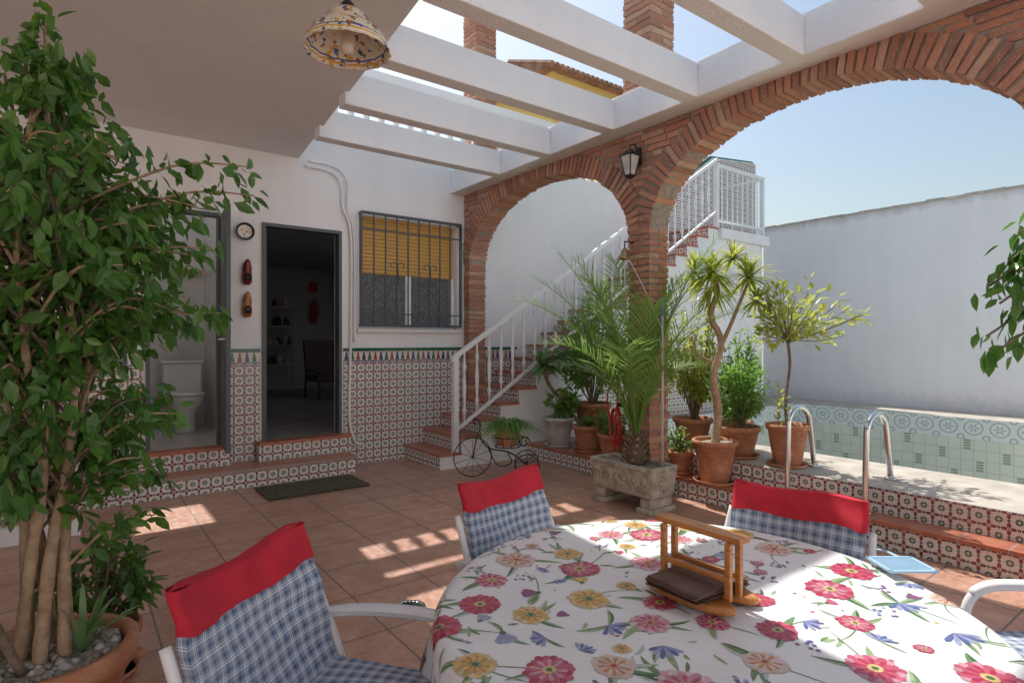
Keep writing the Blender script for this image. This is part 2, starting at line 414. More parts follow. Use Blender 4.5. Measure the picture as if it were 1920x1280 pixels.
g.box(4.385,4.597,-5,5.55,.156,.18,'tread'); g.box(4.597,PX0-.006,3.905,5.55,.156,.18,'tread')
g.build('pool_step')
for Y in(2.40,1.83):
    g=MB(); P=[(4.52,Y,.18),(4.52,Y,.45),(4.53,Y,.66)]
    for k in range(1,10):
        a=pi-pi*k/10; P.append((4.70+.17*math.cos(a),Y,.72+.15*math.sin(a)))
    P+=[(4.90,Y,.60),(4.95,Y,.36)]
    P=cat(P,3)
    g.tube(P,.021,'chrome',12)
    g.lathe([(.0,.0),(.045,.0),(.045,.012),(.024,.02)],(4.52,Y,.18),'chrome',16); g.lathe([(.0,.0),(.045,.0),(.045,.012),(.024,.02)],(4.95,Y,.36),'chrome',16)
    g.build('pool_handrail',smooth=True)
# ---------------------------------------------------------------- boundary wall, added bounce walls
g=MB(); g.box(11.2,11.42,-9,6.45,0,3.68,'bwall'); 
for i in range(60):
    y=-9+i*.2575; g.obox((11.31,y+.128,3.69+R.uniform(-.008,.008)),Vector((.125,0,0)),Vector((0,.1285,0)),Vector((0,0,.018)),'coping',.006)
g.build('bounce_wall')
g=MB(); g.box(-6.2,11.2,-6.72,-6.5,0,4.6,'wall'); g.build('bounce_wall')  # unseen wall behind the camera, added to bounce sunlight into the porch
g=MB(); g.box(-6.2,-6.0,-6.5,6.44,0,4.6,'wall'); g.build('bounce_wall')  # unseen left-hand wall, added as another white bounce surface
# ---------------------------------------------------------------- house
H=root('white_house',(0,8,0)); YB=6.45
DX0,DX1,DZ=1.58,2.43,2.64; BX0,BX1,BZ=.55,1.2,2.68; WX0,WX1,WZ0,WZ1=2.64,3.95,1.55,2.86
def cells(A0,A1,B0,B1,hs,fn):
    xs=sorted({A0,A1,*[h[0] for h in hs],*[h[1] for h in hs]}); zs=sorted({B0,B1,*[h[2] for h in hs],*[h[3] for h in hs]})
    xs=[a for a in xs if A0<=a<=A1]; zs=[a for a in zs if B0<=a<=B1]
    for a,b in zip(xs,xs[1:]):
        for c,d in zip(zs,zs[1:]):
            cx,cz=(a+b)/2,(c+d)/2
            if any(h[0]<cx<h[1] and h[2]<cz<h[3] for h in hs): continue
            fn(a,b,c,d)
def holes(g,x0,x1,z0,z1,y0,y1,hs,mat): cells(x0,x1,z0,z1,hs,lambda a,b,c,d:g.box(a,b,y0,y1,c,d,mat))
hs=[(DX0,DX1,.36,DZ),(BX0,BX1,.36,BZ),(WX0,WX1,WZ0,WZ1)]
g=MB(); holes(g,-5,7.2,-.02,3.75,YB,YB+.22,hs,'wall')
g.box(7.0,7.2,YB+.22,13.5,0,3.75,'wall'); g.box(-5,7.2,13.3,13.5,0,3.75,'wall')
daylight_holes=[(3.9,4.8,8.8,10.1),(.35,1.3,7.1,8.25)]  # unseen roof openings added to let daylight into room and bathroom
cells(-5,7.0,YB+.22,13.3,daylight_holes,lambda a,b,c,d:g.box(a,b,c,d,3.0,3.75,'wall',fm={'b':'inner'}))
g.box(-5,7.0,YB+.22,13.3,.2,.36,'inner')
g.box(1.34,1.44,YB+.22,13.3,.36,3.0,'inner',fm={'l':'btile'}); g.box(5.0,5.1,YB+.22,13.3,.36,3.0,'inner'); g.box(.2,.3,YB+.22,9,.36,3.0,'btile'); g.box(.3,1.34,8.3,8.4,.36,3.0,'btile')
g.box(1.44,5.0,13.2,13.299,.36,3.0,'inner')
g.build('walls',H)
g=MB(); n=g.add([(1.44,YB,.364),(5,YB,.364),(5,13.2,.364),(1.44,13.2,.364)]); g.face((n,n+1,n+2,n+3),'marble')
n=g.add([(.3,YB,.364),(1.34,YB,.364),(1.34,8.3,.364),(.3,8.3,.364)]); g.face((n,n+1,n+2,n+3),'btile'); g.build('interior_floor',H)
g=MB(); holes(g,-5,4.9,0,1.29,YB-.010,YB-.001,[(DX0-.02,DX1+.02,.2,3),(BX0-.02,BX1+.02,.2,3)],'azulb'); 
for a,b in((-5,BX0-.02),(BX1+.02,DX0-.02),(DX1+.02,4.9)): g.box(a,b,YB-.03,YB-.001,1.291,1.325,'trimgreen')
g.build('tile_wainscot',H)
g=MB()
for x0,x1,z1 in((DX0,DX1,DZ),(BX0,BX1,BZ)):
    g.box(x0,x0+.035,YB-.02,YB+.1,.37,z1,'frame'); g.box(x1-.035,x1,YB-.02,YB+.1,.37,z1,'frame'); g.box(x0+.035,x1-.035,YB-.02,YB+.1,z1-.035,z1,'frame')
g.build('door_frames',H)
g=MB(); a=Vector((1.205,YB-.03,0)); b=Vector((1.135,5.80,0)); ax=(b-a)/2; nn=Vector((ax.y,-ax.x,0)).normalized()
c=(a+b)/2; g.obox((c.x,c.y,1.515),ax,nn*.02,Vector((0,0,1.13)),'frame')
for zz in(.95,2.05): g.obox(Vector((c.x,c.y,zz))+nn*.022,ax*.75,nn*.004,Vector((0,0,.42)),'frame')
g.tube([Vector((b.x,b.y,1.42))-ax*.15+nn*.02,Vector((b.x,b.y,1.42))-ax*.15+nn*.07,Vector((b.x,b.y,1.42))-ax*.5+nn*.07],.009,'chrome')
bevel(g.build('bathroom_door',H),.004)
g=MB(); g.box(DX0+.036,DX0+.075,YB+.1,YB+.88,.37,DZ-.04,'frame'); g.box(DX0+.078,DX0+.086,YB+.72,YB+.78,1.35,1.6,'brass'); g.tube([(DX0+.08,YB+.75,1.45),(DX0+.13,YB+.75,1.45),(DX0+.13,YB+.64,1.45)],.009,'brass'); g.build('main_door',H)
# window
Wn=root('barred_window',(3.3,YB,2.2)); 
g=MB(); g.box(WX0,WX1,YB+.10,YB+.12,2.2,WZ1,'blind'); g.build('roller_blind',Wn)
g=MB(); 
for x0,x1,z0,z1 in((WX0,WX1,WZ0,WZ0+.05),(WX0,WX0+.05,WZ0+.05,2.2),(WX1-.05,WX1,WZ0+.05,2.2),(3.27,3.34,WZ0+.05,2.2)): g.box(x0,x1,YB+.08,YB+.14,z0,z1,'white')
g.box(WX0+.05,3.27,YB+.11,YB+.12,WZ0+.05,2.2,'glass'); g.box(3.34,WX1-.05,YB+.11,YB+.12,WZ0+.05,2.2,'glass')
g.box(WX0-.03,WX1+.03,YB-.05,YB+.08,WZ0-.04,WZ0,'white'); g.build('casement',Wn)
g=MB(); yg=YB-.08
for x0,x1,z0,z1 in((WX0-.01,WX1+.02,WZ1-.0,WZ1+.03),(WX0-.01,WX1+.02,WZ0+.02,WZ0+.05)): g.box(x0,x1,yg-.015,yg+.015,z0,z1,'grill')
for x in(WX0-.01,WX1+.01): g.box(x-.013,x+.013,yg-.014,yg+.014,WZ0+.05,WZ1,'grill')
for x in(WX0,WX1):
    for z in(WZ0+.035,WZ1+.015): g.box(x-.01,x+.01,yg+.015,YB,z-.01,z+.01,'grill')
nb=9
for i in range(1,nb):
    x=WX0+(WX1-WX0)*i/nb; g.box(x-.007,x+.007,yg-.007,yg+.007,WZ0+.05,WZ1,'grill')
for z in(WZ1-.17,WZ0+.17): g.box(WX0,WX1,yg-.010,yg+.010,z-.008,z+.008,'grill')
for cx in(WX0+(WX1-WX0)*3/nb,WX0+(WX1-WX0)*6/nb):
    for sx in(-1,1):
        for sz in(-1,1):
            P=[]
            for k in range(16):
                a=k/15*1.6*pi; r=.05*(1-k/22); P.append((cx+sx*(.055-r*math.cos(a)),yg-.012,2.2+sz*(.09+r*math.sin(a))))
            g.tube(P,.006,'grill',5)
            g.tube([(cx+sx*.005,yg-.012,2.2+sz*.09),(cx+sx*.008,yg-.012,2.2)],.006,'grill',5)
g.build('iron_grille',Wn)
# conduit
g=MB(); P=cat([(2.02,YB-.03,3.3),(2.3,YB-.03,3.28),(2.42,YB-.03,3.15),(2.44,YB-.03,2.9),(2.53,YB-.03,2.6),(2.53,YB-.03,1.5),(2.51,YB-.035,.6),(2.56,YB-.035,.3),(2.64,YB-.04,.22)],6); g.tube(P,.016,'white',8)
P=cat([(2.05,YB-.03,3.36),(2.35,YB-.03,3.34),(2.49,YB-.03,3.2),(2.49,YB-.03,2.9),(2.57,YB-.03,2.55),(2.57,YB-.03,1.4)],6); g.tube(P,.012,'white',8); g.build('cable_conduit',smooth=True)
# steps at house
g=MB(); g.box(-.6,2.42,6.02,YB-.011,0,.152,'azul'); g.box(-.6,2.44,6.0,YB-.011,.153,.18,'tread')
g.box(DX0-.06,DX1+.06,6.30,YB-.011,.181,.34,'azul'); g.box(DX0-.06,DX1+.06,6.28,YB+.0,.341,.372,'tread')
g.box(BX0-.1,BX1+.06,6.30,YB-.011,.181,.34,'azul'); g.box(BX0-.1,BX1+.06,6.28,YB+.0,.341,.372,'tread')
g.build('house_step')
# terrace balustrade
prof=[(.035,0),(.04,.05),(.022,.09),(.045,.2),(.05,.28),(.03,.42),(.022,.5),(.038,.56),(.035,.62)]
bt=root('terrace_balustrade',(4.5,6.5,3.75)); g=MB()
x=2.2
while x<7.15: g.lathe(prof,(x,6.55,3.85),'white',8); x+=.19
g.build('balusters',bt,True)
g=MB(); g.box(1.9,7.2,6.46,6.64,3.751,3.85,'wall'); g.box(1.9,7.2,6.45,6.65,4.47,4.57,'wall'); g.build('rail',bt)
# stair parapet wall
g=MB(); T=[(7.2,3.4),(8.2,3.95),(9.5,4.8),(10.9,4.95)]
for (xa,za),(xb,zb_) in zip(T,T[1:]):
    n=g.add([(xa,6.47,0),(xb,6.47,0),(xb,6.47,zb_),(xa,6.47,za),(xa,6.62,0),(xb,6.62,0),(xb,6.62,zb_),(xa,6.62,za)])
    for qd in((0,1,2,3),(5,4,7,6),(3,2,6,7)): g.face([n+i for i in qd],'wall')
    h=1.45
    n=g.add([(xa,6.44,za-h),(xb,6.44,zb_-h),(xb,6.44,zb_-.03),(xa,6.44,za-.03)]); g.face((n,n+1,n+2,n+3),'azul')
    g.tube([(xa,6.53,za+.0),(xb,6.53,zb_+.0)],.05,'trimgreen',6)
g.box(10.9,11.2,6.47,6.62,0,3.68,'wall'); g.build('stair_parapet')
# ---------------------------------------------------------------- staircase
St=root('outdoor_staircase',(5,6,0)); g=MB(); N=19; ry=.17; tx=.27; SX=3.2; SY0,SY1=5.57,6.435
for i in range(N):
    x=SX+i*tx; z=(i+1)*ry; g.box(x,x+tx,SY0,SY1,0.001,z-.03,'wall',fm={'l':'azul'}); g.box(x-.02,x+tx-.001,SY0-.015,SY1,z-.029,z,'tread')
ex=SX+N*tx; g.box(ex,9.75,5.5,6.435,3.06,3.22,'wall'); g.box(ex,9.6,5.6,5.75,.3,3.06,'wall')
g.box(5.6,8.3,SY0-.012,SY0-.001,.18,1.25,'azul')
g.build('steps',St)
g=MB(); RY=5.60
def stz(x): return ry+(x-SX)/tx*ry
def rz(x): return stz(x)+.93
g.box(3.38,3.44,RY-.03,RY+.03,.17,rz(3.41)+.02,'white')
def bar(xa,za,xb,zb,h=.028,wd=.025): 
    n=g.add([(xa,RY-wd,za-h),(xb,RY-wd,zb-h),(xb,RY+wd,zb-h),(xa,RY+wd,za-h),(xa,RY-wd,za+h),(xb,RY-wd,zb+h),(xb,RY+wd,zb+h),(xa,RY+wd,za+h)])
    for qd in((0,3,2,1),(4,5,6,7),(0,1,5,4),(1,2,6,5),(2,3,7,6),(3,0,4,7)): g.face([n+i for i in qd],'white')
bar(3.36,rz(3.36),ex,rz(ex)); bar(3.42,stz(3.42)+.1,ex,stz(ex)+.1,.018,.018)
bar(ex,4.24,9.7,4.24); bar(ex,3.36,9.7,3.36,.018,.018)
for X in(ex,9.68): g.box(X-.03,X+.03,RY-.031,RY+.031,3.2,4.27,'white')
y=5.78
g.box(9.66,9.70,5.63,6.43,4.22,4.26,'white'); 
while y<6.4: g.box(9.67,9.69,y-.007,y+.007,3.22,4.22,'white'); y+=.2
x=ex+.15
while x<9.62: g.box(x-.008,x+.008,RY-.008,RY+.008,3.37,4.22,'white'); x+=.15
g.build('handrail',St)
g=MB(); x=3.53
bp=[(.012,0),(.013,.10),(.026,.14),(.011,.19),(.022,.36),(.024,.42),(.011,.58),(.026,.64),(.012,.69),(.011,.82)]
while x<ex-.05:
    g.lathe(bp,(x,RY,stz(x)+.1),'white',8); x+=.17
g.build('balusters',St,True)
g=MB(); 
for i in range(9): g.lathe(bp,(-1.0+.12*i,5.3,.12),'white',8)
g.box(-1.1,.05,5.27,5.33,.93,.98,'white'); g.box(-1.1,.05,5.27,5.33,.0,.12,'white'); g.build('white_railing')
# ---------------------------------------------------------------- arcade (brick)
A=root('brick_arcade',(4.17,3.5,0)); XA,XB=4.05,4.30; SPZ,RISE=2.38,.79; RT=.20
arch=[(4.975,1.335),(2.09,1.30),(-.76,1.30)]; ZT=3.279; CH=.056
def brick(g,x0,x1,y0,y1,z0,z1):
    if y1-y0<.02: return
    j=.005; g.obox(((x0+x1)/2+R.uniform(-.005,.005),(y0+y1)/2,(z0+z1)/2),Vector(((x1-x0)/2,0,0)),Vector((0,(y1-y0)/2,0)),Vector((0,0,(z1-z0)/2)),'brick',j)
g=MB()
pil=[(3.39,3.64),(6.31,6.433),(.54,.79),(-2.3,-2.06)]
for (a,b) in pil:
    z=0; k=0
    while z<SPZ+.1:
        if b-a>.2:
            mid=XA+.125
            if k%2==0: brick(g,XA,mid-.006,a,b,z+.007,z+CH-.007); brick(g,mid+.006,XB,a,b,z+.007,z+CH-.007)
            else:
                m2=(a+b)/2; brick(g,XA,XB,a,m2-.006,z+.007,z+CH-.007); brick(g,XA,XB,m2+.006,b,z+.007,z+CH-.007)
        else: brick(g,XA,XB,a,b,z+.007,z+CH-.007)
        z+=CH; k+=1
g.build('pillar_bricks',A)
g=MB()
z=SPZ+.12; k=0
while z+CH<=ZT+.02:
    zc=z+CH/2; iv=[(-2.3,6.433)]
    for c,h in arch:
        if zc<SPZ+RISE+RT+.01:
            hw=(h+RT+.012)*math.sqrt(max(0,1-((zc-SPZ)/(RISE+RT+.012))**2)); nv=[]
            for a,b in iv:
                if c-hw>a: nv.append((a,min(b,c-hw)))
                if c+hw<b: nv.append((max(a,c+hw),b))
            iv=nv
    for a,b in iv:
        y=a
        off=(k%2)*.13+R.uniform(0,.03)
        first=True
        while y<b-.01:
            L=R.uniform(.22,.27) if not first else .25-off+.02; first=False
            e=min(b,y+L); 
            if b-e<.05: e=b
            brick(g,XA,XB,y+.006,e-.006,z+.007,min(z+CH,ZT)-.007); y=e
    z+=CH; k+=1
g.build('spandrel_bricks',A)
g=MB()
cl=[3.515,.665,-2.3,6.433]
for c,h in arch:
    pts=[]; NS=600
    for i in range(NS+1):
        a=pi*i/NS; pts.append((c+h*math.cos(a),SPZ+RISE*math.sin(a),a))
    acc=[0]
    for i in range(NS): acc.append(acc[-1]+math.hypot(pts[i+1][0]-pts[i][0],pts[i+1][1]-pts[i][1]))
    nbk=int(acc[-1]/.058); j=0
    for b in range(nbk):
        s_=acc[-1]*(b+.5)/nbk
        while acc[j]<s_: j+=1
        y,z,a=pts[j]; nn=Vector((0,math.cos(a)/h,math.sin(a)/RISE)).normalized(); tt=Vector((0,-nn.z,nn.y))
        L=RT
        for c0 in cl:
            if abs(nn.y)>.05 and (c0-y)*nn.y>0: L=min(L,(c0-y)/nn.y-.004)
        L=max(L,.05)
        cc=Vector(((XA+XB)/2,y,z))+nn*(L/2)
        g.obox(cc,Vector(((XB-XA)/2+.010+R.uniform(-.005,.005),0,0)),nn*(L/2+R.uniform(-.006,.006)),tt*.0215,'brick',.004)
g.build('arch_rings',A)
g=MB(); mx0,mx1=XA+.009,XB-.009
for (a,b) in pil: g.box(mx0,mx1,a+.009,b-(.01 if b<6 else 0),0,SPZ+.15,'mortar')
def zin(y):
    z=None
    for c,h in arch:
        if abs(y-c)<h: z=SPZ+(RISE+.01)*math.sqrt(1-((y-c)/h)**2)
    return z if z else SPZ
ys=sorted(set([-2.3,6.433,3.39,3.64,6.31,.54,.79,-2.06]+[c+h*math.cos(pi*i/60) for c,h in arch for i in range(61)]))
for a,b in zip(ys,ys[1:]):
    if b-a<1e-4: continue
    m=(a+b)/2; inside=any(abs(m-c)<h for c,h in arch)
    za=zin(a) if inside else SPZ+.15; zb2=zin(b) if inside else SPZ+.15
    if inside: za=max(za,SPZ); zb2=max(zb2,SPZ)
    n=g.add([(mx0,a,za),(mx0,b,zb2),(mx0,b,ZT),(mx0,a,ZT),(mx1,a,za),(mx1,b,zb2),(mx1,b,ZT),(mx1,a,ZT)])
    for qd in((0,3,2,1),(4,5,6,7),(0,1,5,4)): g.face([n+i for i in qd],'mortar')
g.build('mortar_core',A)
# ---------------------------------------------------------------- pergola + slab
Pg=root('white_pergola',(3,3,3.3)); g=MB()
g.box(3.85,4.36,-2.3,6.449,3.28,3.56,'beam')
def sx(y): return 1.96+(y-6.45)*.103
js=[5.49,4.63,3.76,2.89,2.07,1.25,.42,-.42,-1.28]
for y in js:
    g.box(sx(y)-.05,3.849,y-.14,y,3.275,3.54,'beam')
bevel(g.build('beams',Pg),.008)
YS=-1.4; XS=-3.2
g=MB(); n=g.add([(XS,YS,3.376),(sx(YS),YS,3.376),(sx(6.449),6.449,3.376),(XS,6.449,3.376),(XS,YS,3.78),(sx(YS),YS,3.78),(sx(6.449),6.449,3.78),(XS,6.449,3.78)])
g.face((n,n+3,n+2,n+1),'ceil'); g.face((n+4,n+5,n+6,n+7),'ceil'); g.face((n+1,n+2,n+6,n+5),'beam'); g.face((n,n+1,n+5,n+4),'beam'); g.face((n,n+4,n+7,n+3),'beam'); g.build('porch_ceiling')
g=MB()
for (px,py) in((-3.05,-1.25),(1.0,-1.25)): g.box(px-.14,px+.14,py-.14,py+.14,0,3.37,'wall')
g.build('porch_pillar')
for (cx,cy) in((4.2,3.53),(4.42,6.62)):
    g=MB(); z=3.57 if cy<6 else 3.76; k=0
    g.box(cx-.15,cx+.15,cy-.15,cy+.15,z,6.2,'mortar')
    while z<6.2:
        if k%2: g.obox((cx,cy-.08,z+.03),Vector((.162,0,0)),Vector((0,.078,0)),Vector((0,0,.023)),'brick',.005); g.obox((cx,cy+.08,z+.03),Vector((.162,0,0)),Vector((0,.078,0)),Vector((0,0,.023)),'brick',.005)
        else: g.obox((cx-.082,cy,z+.03),Vector((.078,0,0)),Vector((0,.16,0)),Vector((0,0,.023)),'brick',.005); g.obox((cx+.082,cy,z+.03),Vector((.078,0,0)),Vector((0,.16,0)),Vector((0,0,.023)),'brick',.005)
        z+=.06; k+=1
    g.build('brick_column')
yh=root('yellow_house',(14.5,16,0)); g=MB(); g.box(12.6,16.0,14.6,18.5,0,10.3,'yellow'); g.build('walls',yh)
g=MB()
for i in range(18):
    x=12.3+i*.225
    g.tube([(x,14.25,10.3),(x,16.55,11.2)],.10,'roof',6)
n=g.add([(12.2,14.25,10.25),(16.4,14.25,10.25),(16.4,16.55,11.15),(12.2,16.55,11.15),(12.2,18.8,10.25),(16.4,18.8,10.25)])
for qd in((0,1,2,3),(3,2,5,4),(0,3,4),(1,5,2),(0,4,5,1)): g.face([n+i for i in qd],'roof')
g.build('tiled_roof',yh)
# ---------------------------------------------------------------- wall decor
g=MB(); c=(1.41,YB-.02,2.52)
def lathY(g,prof,c,mat,seg=24,sz=1.):
    base=len(g.v)
    for r,yy in prof:
        for k in range(seg): a=2*pi*k/seg; g.v.append((c[0]+r*math.cos(a),c[1]-yy,c[2]+r*math.sin(a)*sz))
    for i in range(len(prof)-1):
        for k in range(seg): a=base+i*seg+k; b=base+i*seg+(k+1)%seg; g.face((a,b,b+seg,a+seg),mat)
    g.face([base+k for k in range(seg)],mat)
lathY(g,[(.04,0),(.07,.0),(.085,.03),(.09,.032),(.07,.012)],c,'grill'); lathY(g,[(.068,.014),(.05,.008),(.0,.008)],c,'lamp'); g.build('decorative_plate',smooth=True)
for z,mt in((2.1,'clog1'),(1.77,'clog2')):
    g=MB()
    prof=[(.0,-.125),(.03,-.12),(.047,-.09),(.048,-.04),(.043,.0),(.045,.05),(.038,.09),(.02,.125),(.006,.14)]
    base=len(g.v)
    for r,zz in prof:
        for k in range(14): a=2*pi*k/14; g.v.append((1.43+r*math.cos(a),YB-.04-r*math.sin(a)*.9-(.03 if zz>.1 else 0),z+zz))
    for i in range(len(prof)-1):
        for k in range(14): a=base+i*14+k; b=base+i*14+(k+1)%14; g.face((a,b,b+14,a+14),mt)
    g.lathe([(.0,0),(.026,0),(.032,.004),(.026,.006)],(0,0,0),'dark',12)
    nb_=4*12
    vs=g.v[-nb_:]; 
    for i in range(nb_): 
        x_,y_,z_=vs[i]; g.v[-nb_+i]=(1.43+x_,YB-.082-z_,z-.05+y_*1.4)
    g.build('wooden_clog',smooth=True)
# wall lantern
Ln=root('wall_lantern',(3.93,3.5,2.95)); g=MB(); lx,ly,lz=3.92,3.50,2.86
for k in range(4):
    a=pi/4+k*pi/2; p0=(lx+.045*math.cos(a),ly+.045*math.sin(a),lz); p1=(lx+.085*math.cos(a),ly+.085*math.sin(a),lz+.17); g.tube([p0,p1],.006,'iron',5)
def sq(r,z): return [(lx+r*math.cos(pi/4+k*pi/2),ly+r*math.sin(pi/4+k*pi/2),z) for k in range(4)]
def fr(r0,z0,r1,z1,mat):
    n=g.add(sq(r0,z0)+sq(r1,z1))
    for k in range(4): g.face((n+k,n+(k+1)%4,n+4+(k+1)%4,n+4+k),mat)
fr(.095,lz+.17,.02,lz+.225,'iron'); fr(.095,lz+.165,.095,lz+.175,'iron'); fr(.05,lz-.01,.05,lz,'iron'); fr(.02,lz-.03,.05,lz-.01,'iron'); fr(.043,lz,.081,lz+.165,'greypot')
g.tube([(lx,ly,lz+.22),(lx,ly,lz+.26),(lx+.06,ly,lz+.28),(4.04,ly,lz+.2)],.008,'iron',6); g.box(4.025,4.04,ly-.03,ly+.03,lz+.1,lz+.26,'iron'); g.build('lantern_body',Ln)
g=MB(); g.lathe([(.055,0),(.05,.015),(.036,.05),(.028,.085),(.012,.1),(.004,.105)],(3.94,3.58,2.13),'brass',16); g.tube([(3.94,3.58,2.23),(3.94,3.58,2.29),(4.05,3.58,2.29)],.007,'iron',6); g.tube([(3.94,3.58,2.13),(3.94,3.58,1.85)],.004,'white',5); g.build('brass_bell',smooth=True)
# hanging lamp
Lp=root('hanging_lamp',(.955,2.46,2.8)); g=MB(); c=(.955,2.46,2.655)
wob=lambda a,z: 1+(.03*math.cos(16*a) if z<.03 else 0)
g.lathe([(.025,.175),(.06,.17),(.085,.15),(.10,.115),(.15,.075),(.175,.03),(.182,.0),(.177,.0),(.169,.028),(.143,.070),(.095,.108),(.05,.16)],c,'lamp',48,wob=wob); g.build('shade',Lp,True)
g=MB(); g.lathe([(.008,-.01),(.026,0),(.030,.03),(.028,.09),(.02,.12),(.02,.16)],c,'bulb',16); g.build('bulb',Lp,True)
g=MB(); g.lathe([(.03,.17),(.03,.2),(.012,.22)],c,'iron',12)
for k in range(14):
    z=2.655+.225+k*.035; P=[(c[0]+(.011*math.cos(a) if k%2 else 0),c[1]+(0 if k%2 else .011*math.cos(a)),z+.022*math.sin(a)) for a in[2*pi*i/8 for i in range(9)]]; g.tube(P,.003,'iron',5,False)
g.lathe([(.05,.719),(.05,.70),(.02,.68)],c,'iron',16); g.build('chain',Lp,True)
# ---------------------------------------------------------------- interior stuff
T_=root('toilet',(1.02,7.6,.36)); g=MB(); g.box(.84,1.24,7.85,8.05,.76,1.14,'ceramic'); g.box(.825,1.255,7.835,8.06,1.141,1.17,'ceramic'); bevel(g.build('cistern',T_),.03,4)
g=MB(); g.lathe([(.11,.0),(.12,.02),(.10,.12),(.11,.22),(.18,.34),(.20,.39),(.20,.42)],(1.04,7.62,.364),'ceramic',28,.95,1.2); g.lathe([(.205,.425),(.21,.44),(.2,.455),(.0,.46)],(1.04,7.62,.364),'ceramic',28,.95,1.2,True); g.box(.92,1.16,7.75,7.95,.366,.76,'ceramic'); g.build('bowl',T_,True)
g=MB(); g.box(.55,.62,8.2,8.28,1.5,2.1,'leather'); g.box(.95,1.3,8.22,8.29,2.25,2.29,'wood'); g.build('towel_shelf')
g=MB(); 
for x in(3.05,3.75):
    for y in(12.7,13.05): g.tube([(x,y,.36),(x,y,2.15)],.015,'greypot',6)
for z in(.9,1.3,1.7,2.1): g.box(3.03,3.77,12.68,13.07,z,z+.03,'greypot')
for i in range(30): 
    x=3.1+R.random()*.6; z=R.choice((.93,1.33,1.73,2.13)); s_=R.uniform(.03,.07); g.lathe([(s_,0),(s_*1.1,s_*1.5),(s_*.5,s_*2.6),(s_*.4,s_*3)],(x,12.8+R.uniform(-.08,.08),z),R.choice(('wicker','terra','leather','dark','greypot')),10,close=True)
g.tube(cat([(3.0,12.66,1.8),(2.95,12.6,1.5),(3.05,12.58,1.25),(3.12,12.6,1.6)],5),.05,'dark',8)
g.build('storage_shelf')
g=MB(); g.lathe([(.06,0),(.075,.03),(.075,.38),(.05,.44),(.02,.47),(.02,.52)],(4.30,13.08,1.82),'red',16,close=True); g.tube([(4.30,13.06,2.32),(4.38,13.02,2.25),(4.39,13.02,1.95)],.012,'iron',6); g.build('fire_extinguisher',smooth=True)
g=MB(); g.box(4.22,4.42,13.185,13.198,2.5,2.72,'red'); g.build('fire_sign')
g=MB(); 
for x in(3.45,4.05):
    g.tube([(x,10.2,.36),(x,10.25,.85),(x,10.9,.9),(x,11.0,.36)],.02,'iron',6)
g.box(3.45,4.05,10.2,10.9,.68,.80,'wicker'); g.obox((3.75,11.0,1.1),Vector((.3,0,0)),Vector((0,.05,0)),Vector((0,.08,.32)),'wicker'); g.build('armchair')
g=MB(); g.box(1.9,2.35,12.9,13.15,.37,1.2,'bark'); g.box(1.88,2.37,12.88,13.15,1.2,1.24,'wood'); g.build('side_cabinet')
# doormat
g=MB(); g.grid(lambda u,v:(1.38+.94*u+R.uniform(-.004,.004),5.38+.54*v+R.uniform(-.004,.004),.017+R.uniform(-.003,.003)),60,36,'mat'); g.box(1.39,2.31,5.39,5.91,.003,.012,'mat'); g.build('doormat')
g=MB(); g.lathe([(.0,.002),(.085,.002),(.085,.007),(.075,.008),(.072,.005),(.0,.0045)],(1.42,2.79,0),'chrome',28)
for k in range(20):
    a=2*pi*k/20; d=Vector((math.cos(a),math.sin(a),0)); s_=Vector((-math.sin(a),math.cos(a),0)); g.obox(Vector((1.42,2.79,.0075))+d*.045,d*.022,s_*.005,Vector((0,0,.0012)),'dark')
g.build('floor_drain')
# ---------------------------------------------------------------- table
TC=Vector((1.235,.885)); fwd=Vector((.6,.8)); rgt=Vector((.8,-.6)); RA,RB=.62,.665; ZC=.757
def Smap(px,py,off=0.):
    rho=math.hypot(px/RA,py/RB); 
    if rho<1e-6: rho=1e-6
    L=math.hypot(px,py); Re=L/rho; a=math.atan2(py,px)
    if L<=Re: x,y,z=px,py,ZC+off
    else:
        s=L-Re; b=.025
        ang=min(s/b,pi/2*.93); ex_=b*math.sin(ang); dz=b*(1-math.cos(ang)); s2=max(0,s-b*pi/2*.93)
        fold=(math.sin(a*11)+.5*math.sin(a*17+1))*.04*min(1,s2/.25)
        rr=Re+ex_+s2*.08+fold+off*math.sin(ang); z=ZC-dz-s2*.97+off*math.cos(ang)
        x=rr*math.cos(a); y=rr*math.sin(a)
    if L<=Re: z+=.0022*math.sin(px*19+1.)*math.sin(py*15)
    p=TC+rgt*x+fwd*y; return (p.x,p.y,z)
Tb=root('dining_table',(TC.x,TC.y,0)); g=MB()
na=160; rings=[i/28 for i in range(1,29)]; drops=[.008,.018,.03,.045,.07,.1,.14,.19,.24,.29,.34]
base=g.add([Smap(0,0)])
for rr in rings:
    for k in range(na): a=2*pi*k/na; Re=1/math.hypot(math.cos(a)/RA,math.sin(a)/RB); g.v.append(Smap(rr*Re*math.cos(a)*.9999,rr*Re*math.sin(a)*.9999))
for d in drops:
    for k in range(na): a=2*pi*k/na; Re=1/math.hypot(math.cos(a)/RA,math.sin(a)/RB); g.v.append(Smap((Re+d)*math.cos(a),(Re+d)*math.sin(a)))
for k in range(na): g.face((0,1+k,1+(k+1)%na),'cloth')
for j in range(len(rings)+len(drops)-1):
    for k in range(na): a=1+j*na+k; b=1+j*na+(k+1)%na; g.face((a,b,b+na,a+na),'cloth')
g.build('tablecloth',Tb,True)
g=MB()
def poly(pts,mat,off):
    n=g.add([Smap(x,y,off) for x,y in pts]); g.face(list(range(n,n+len(pts))),mat)
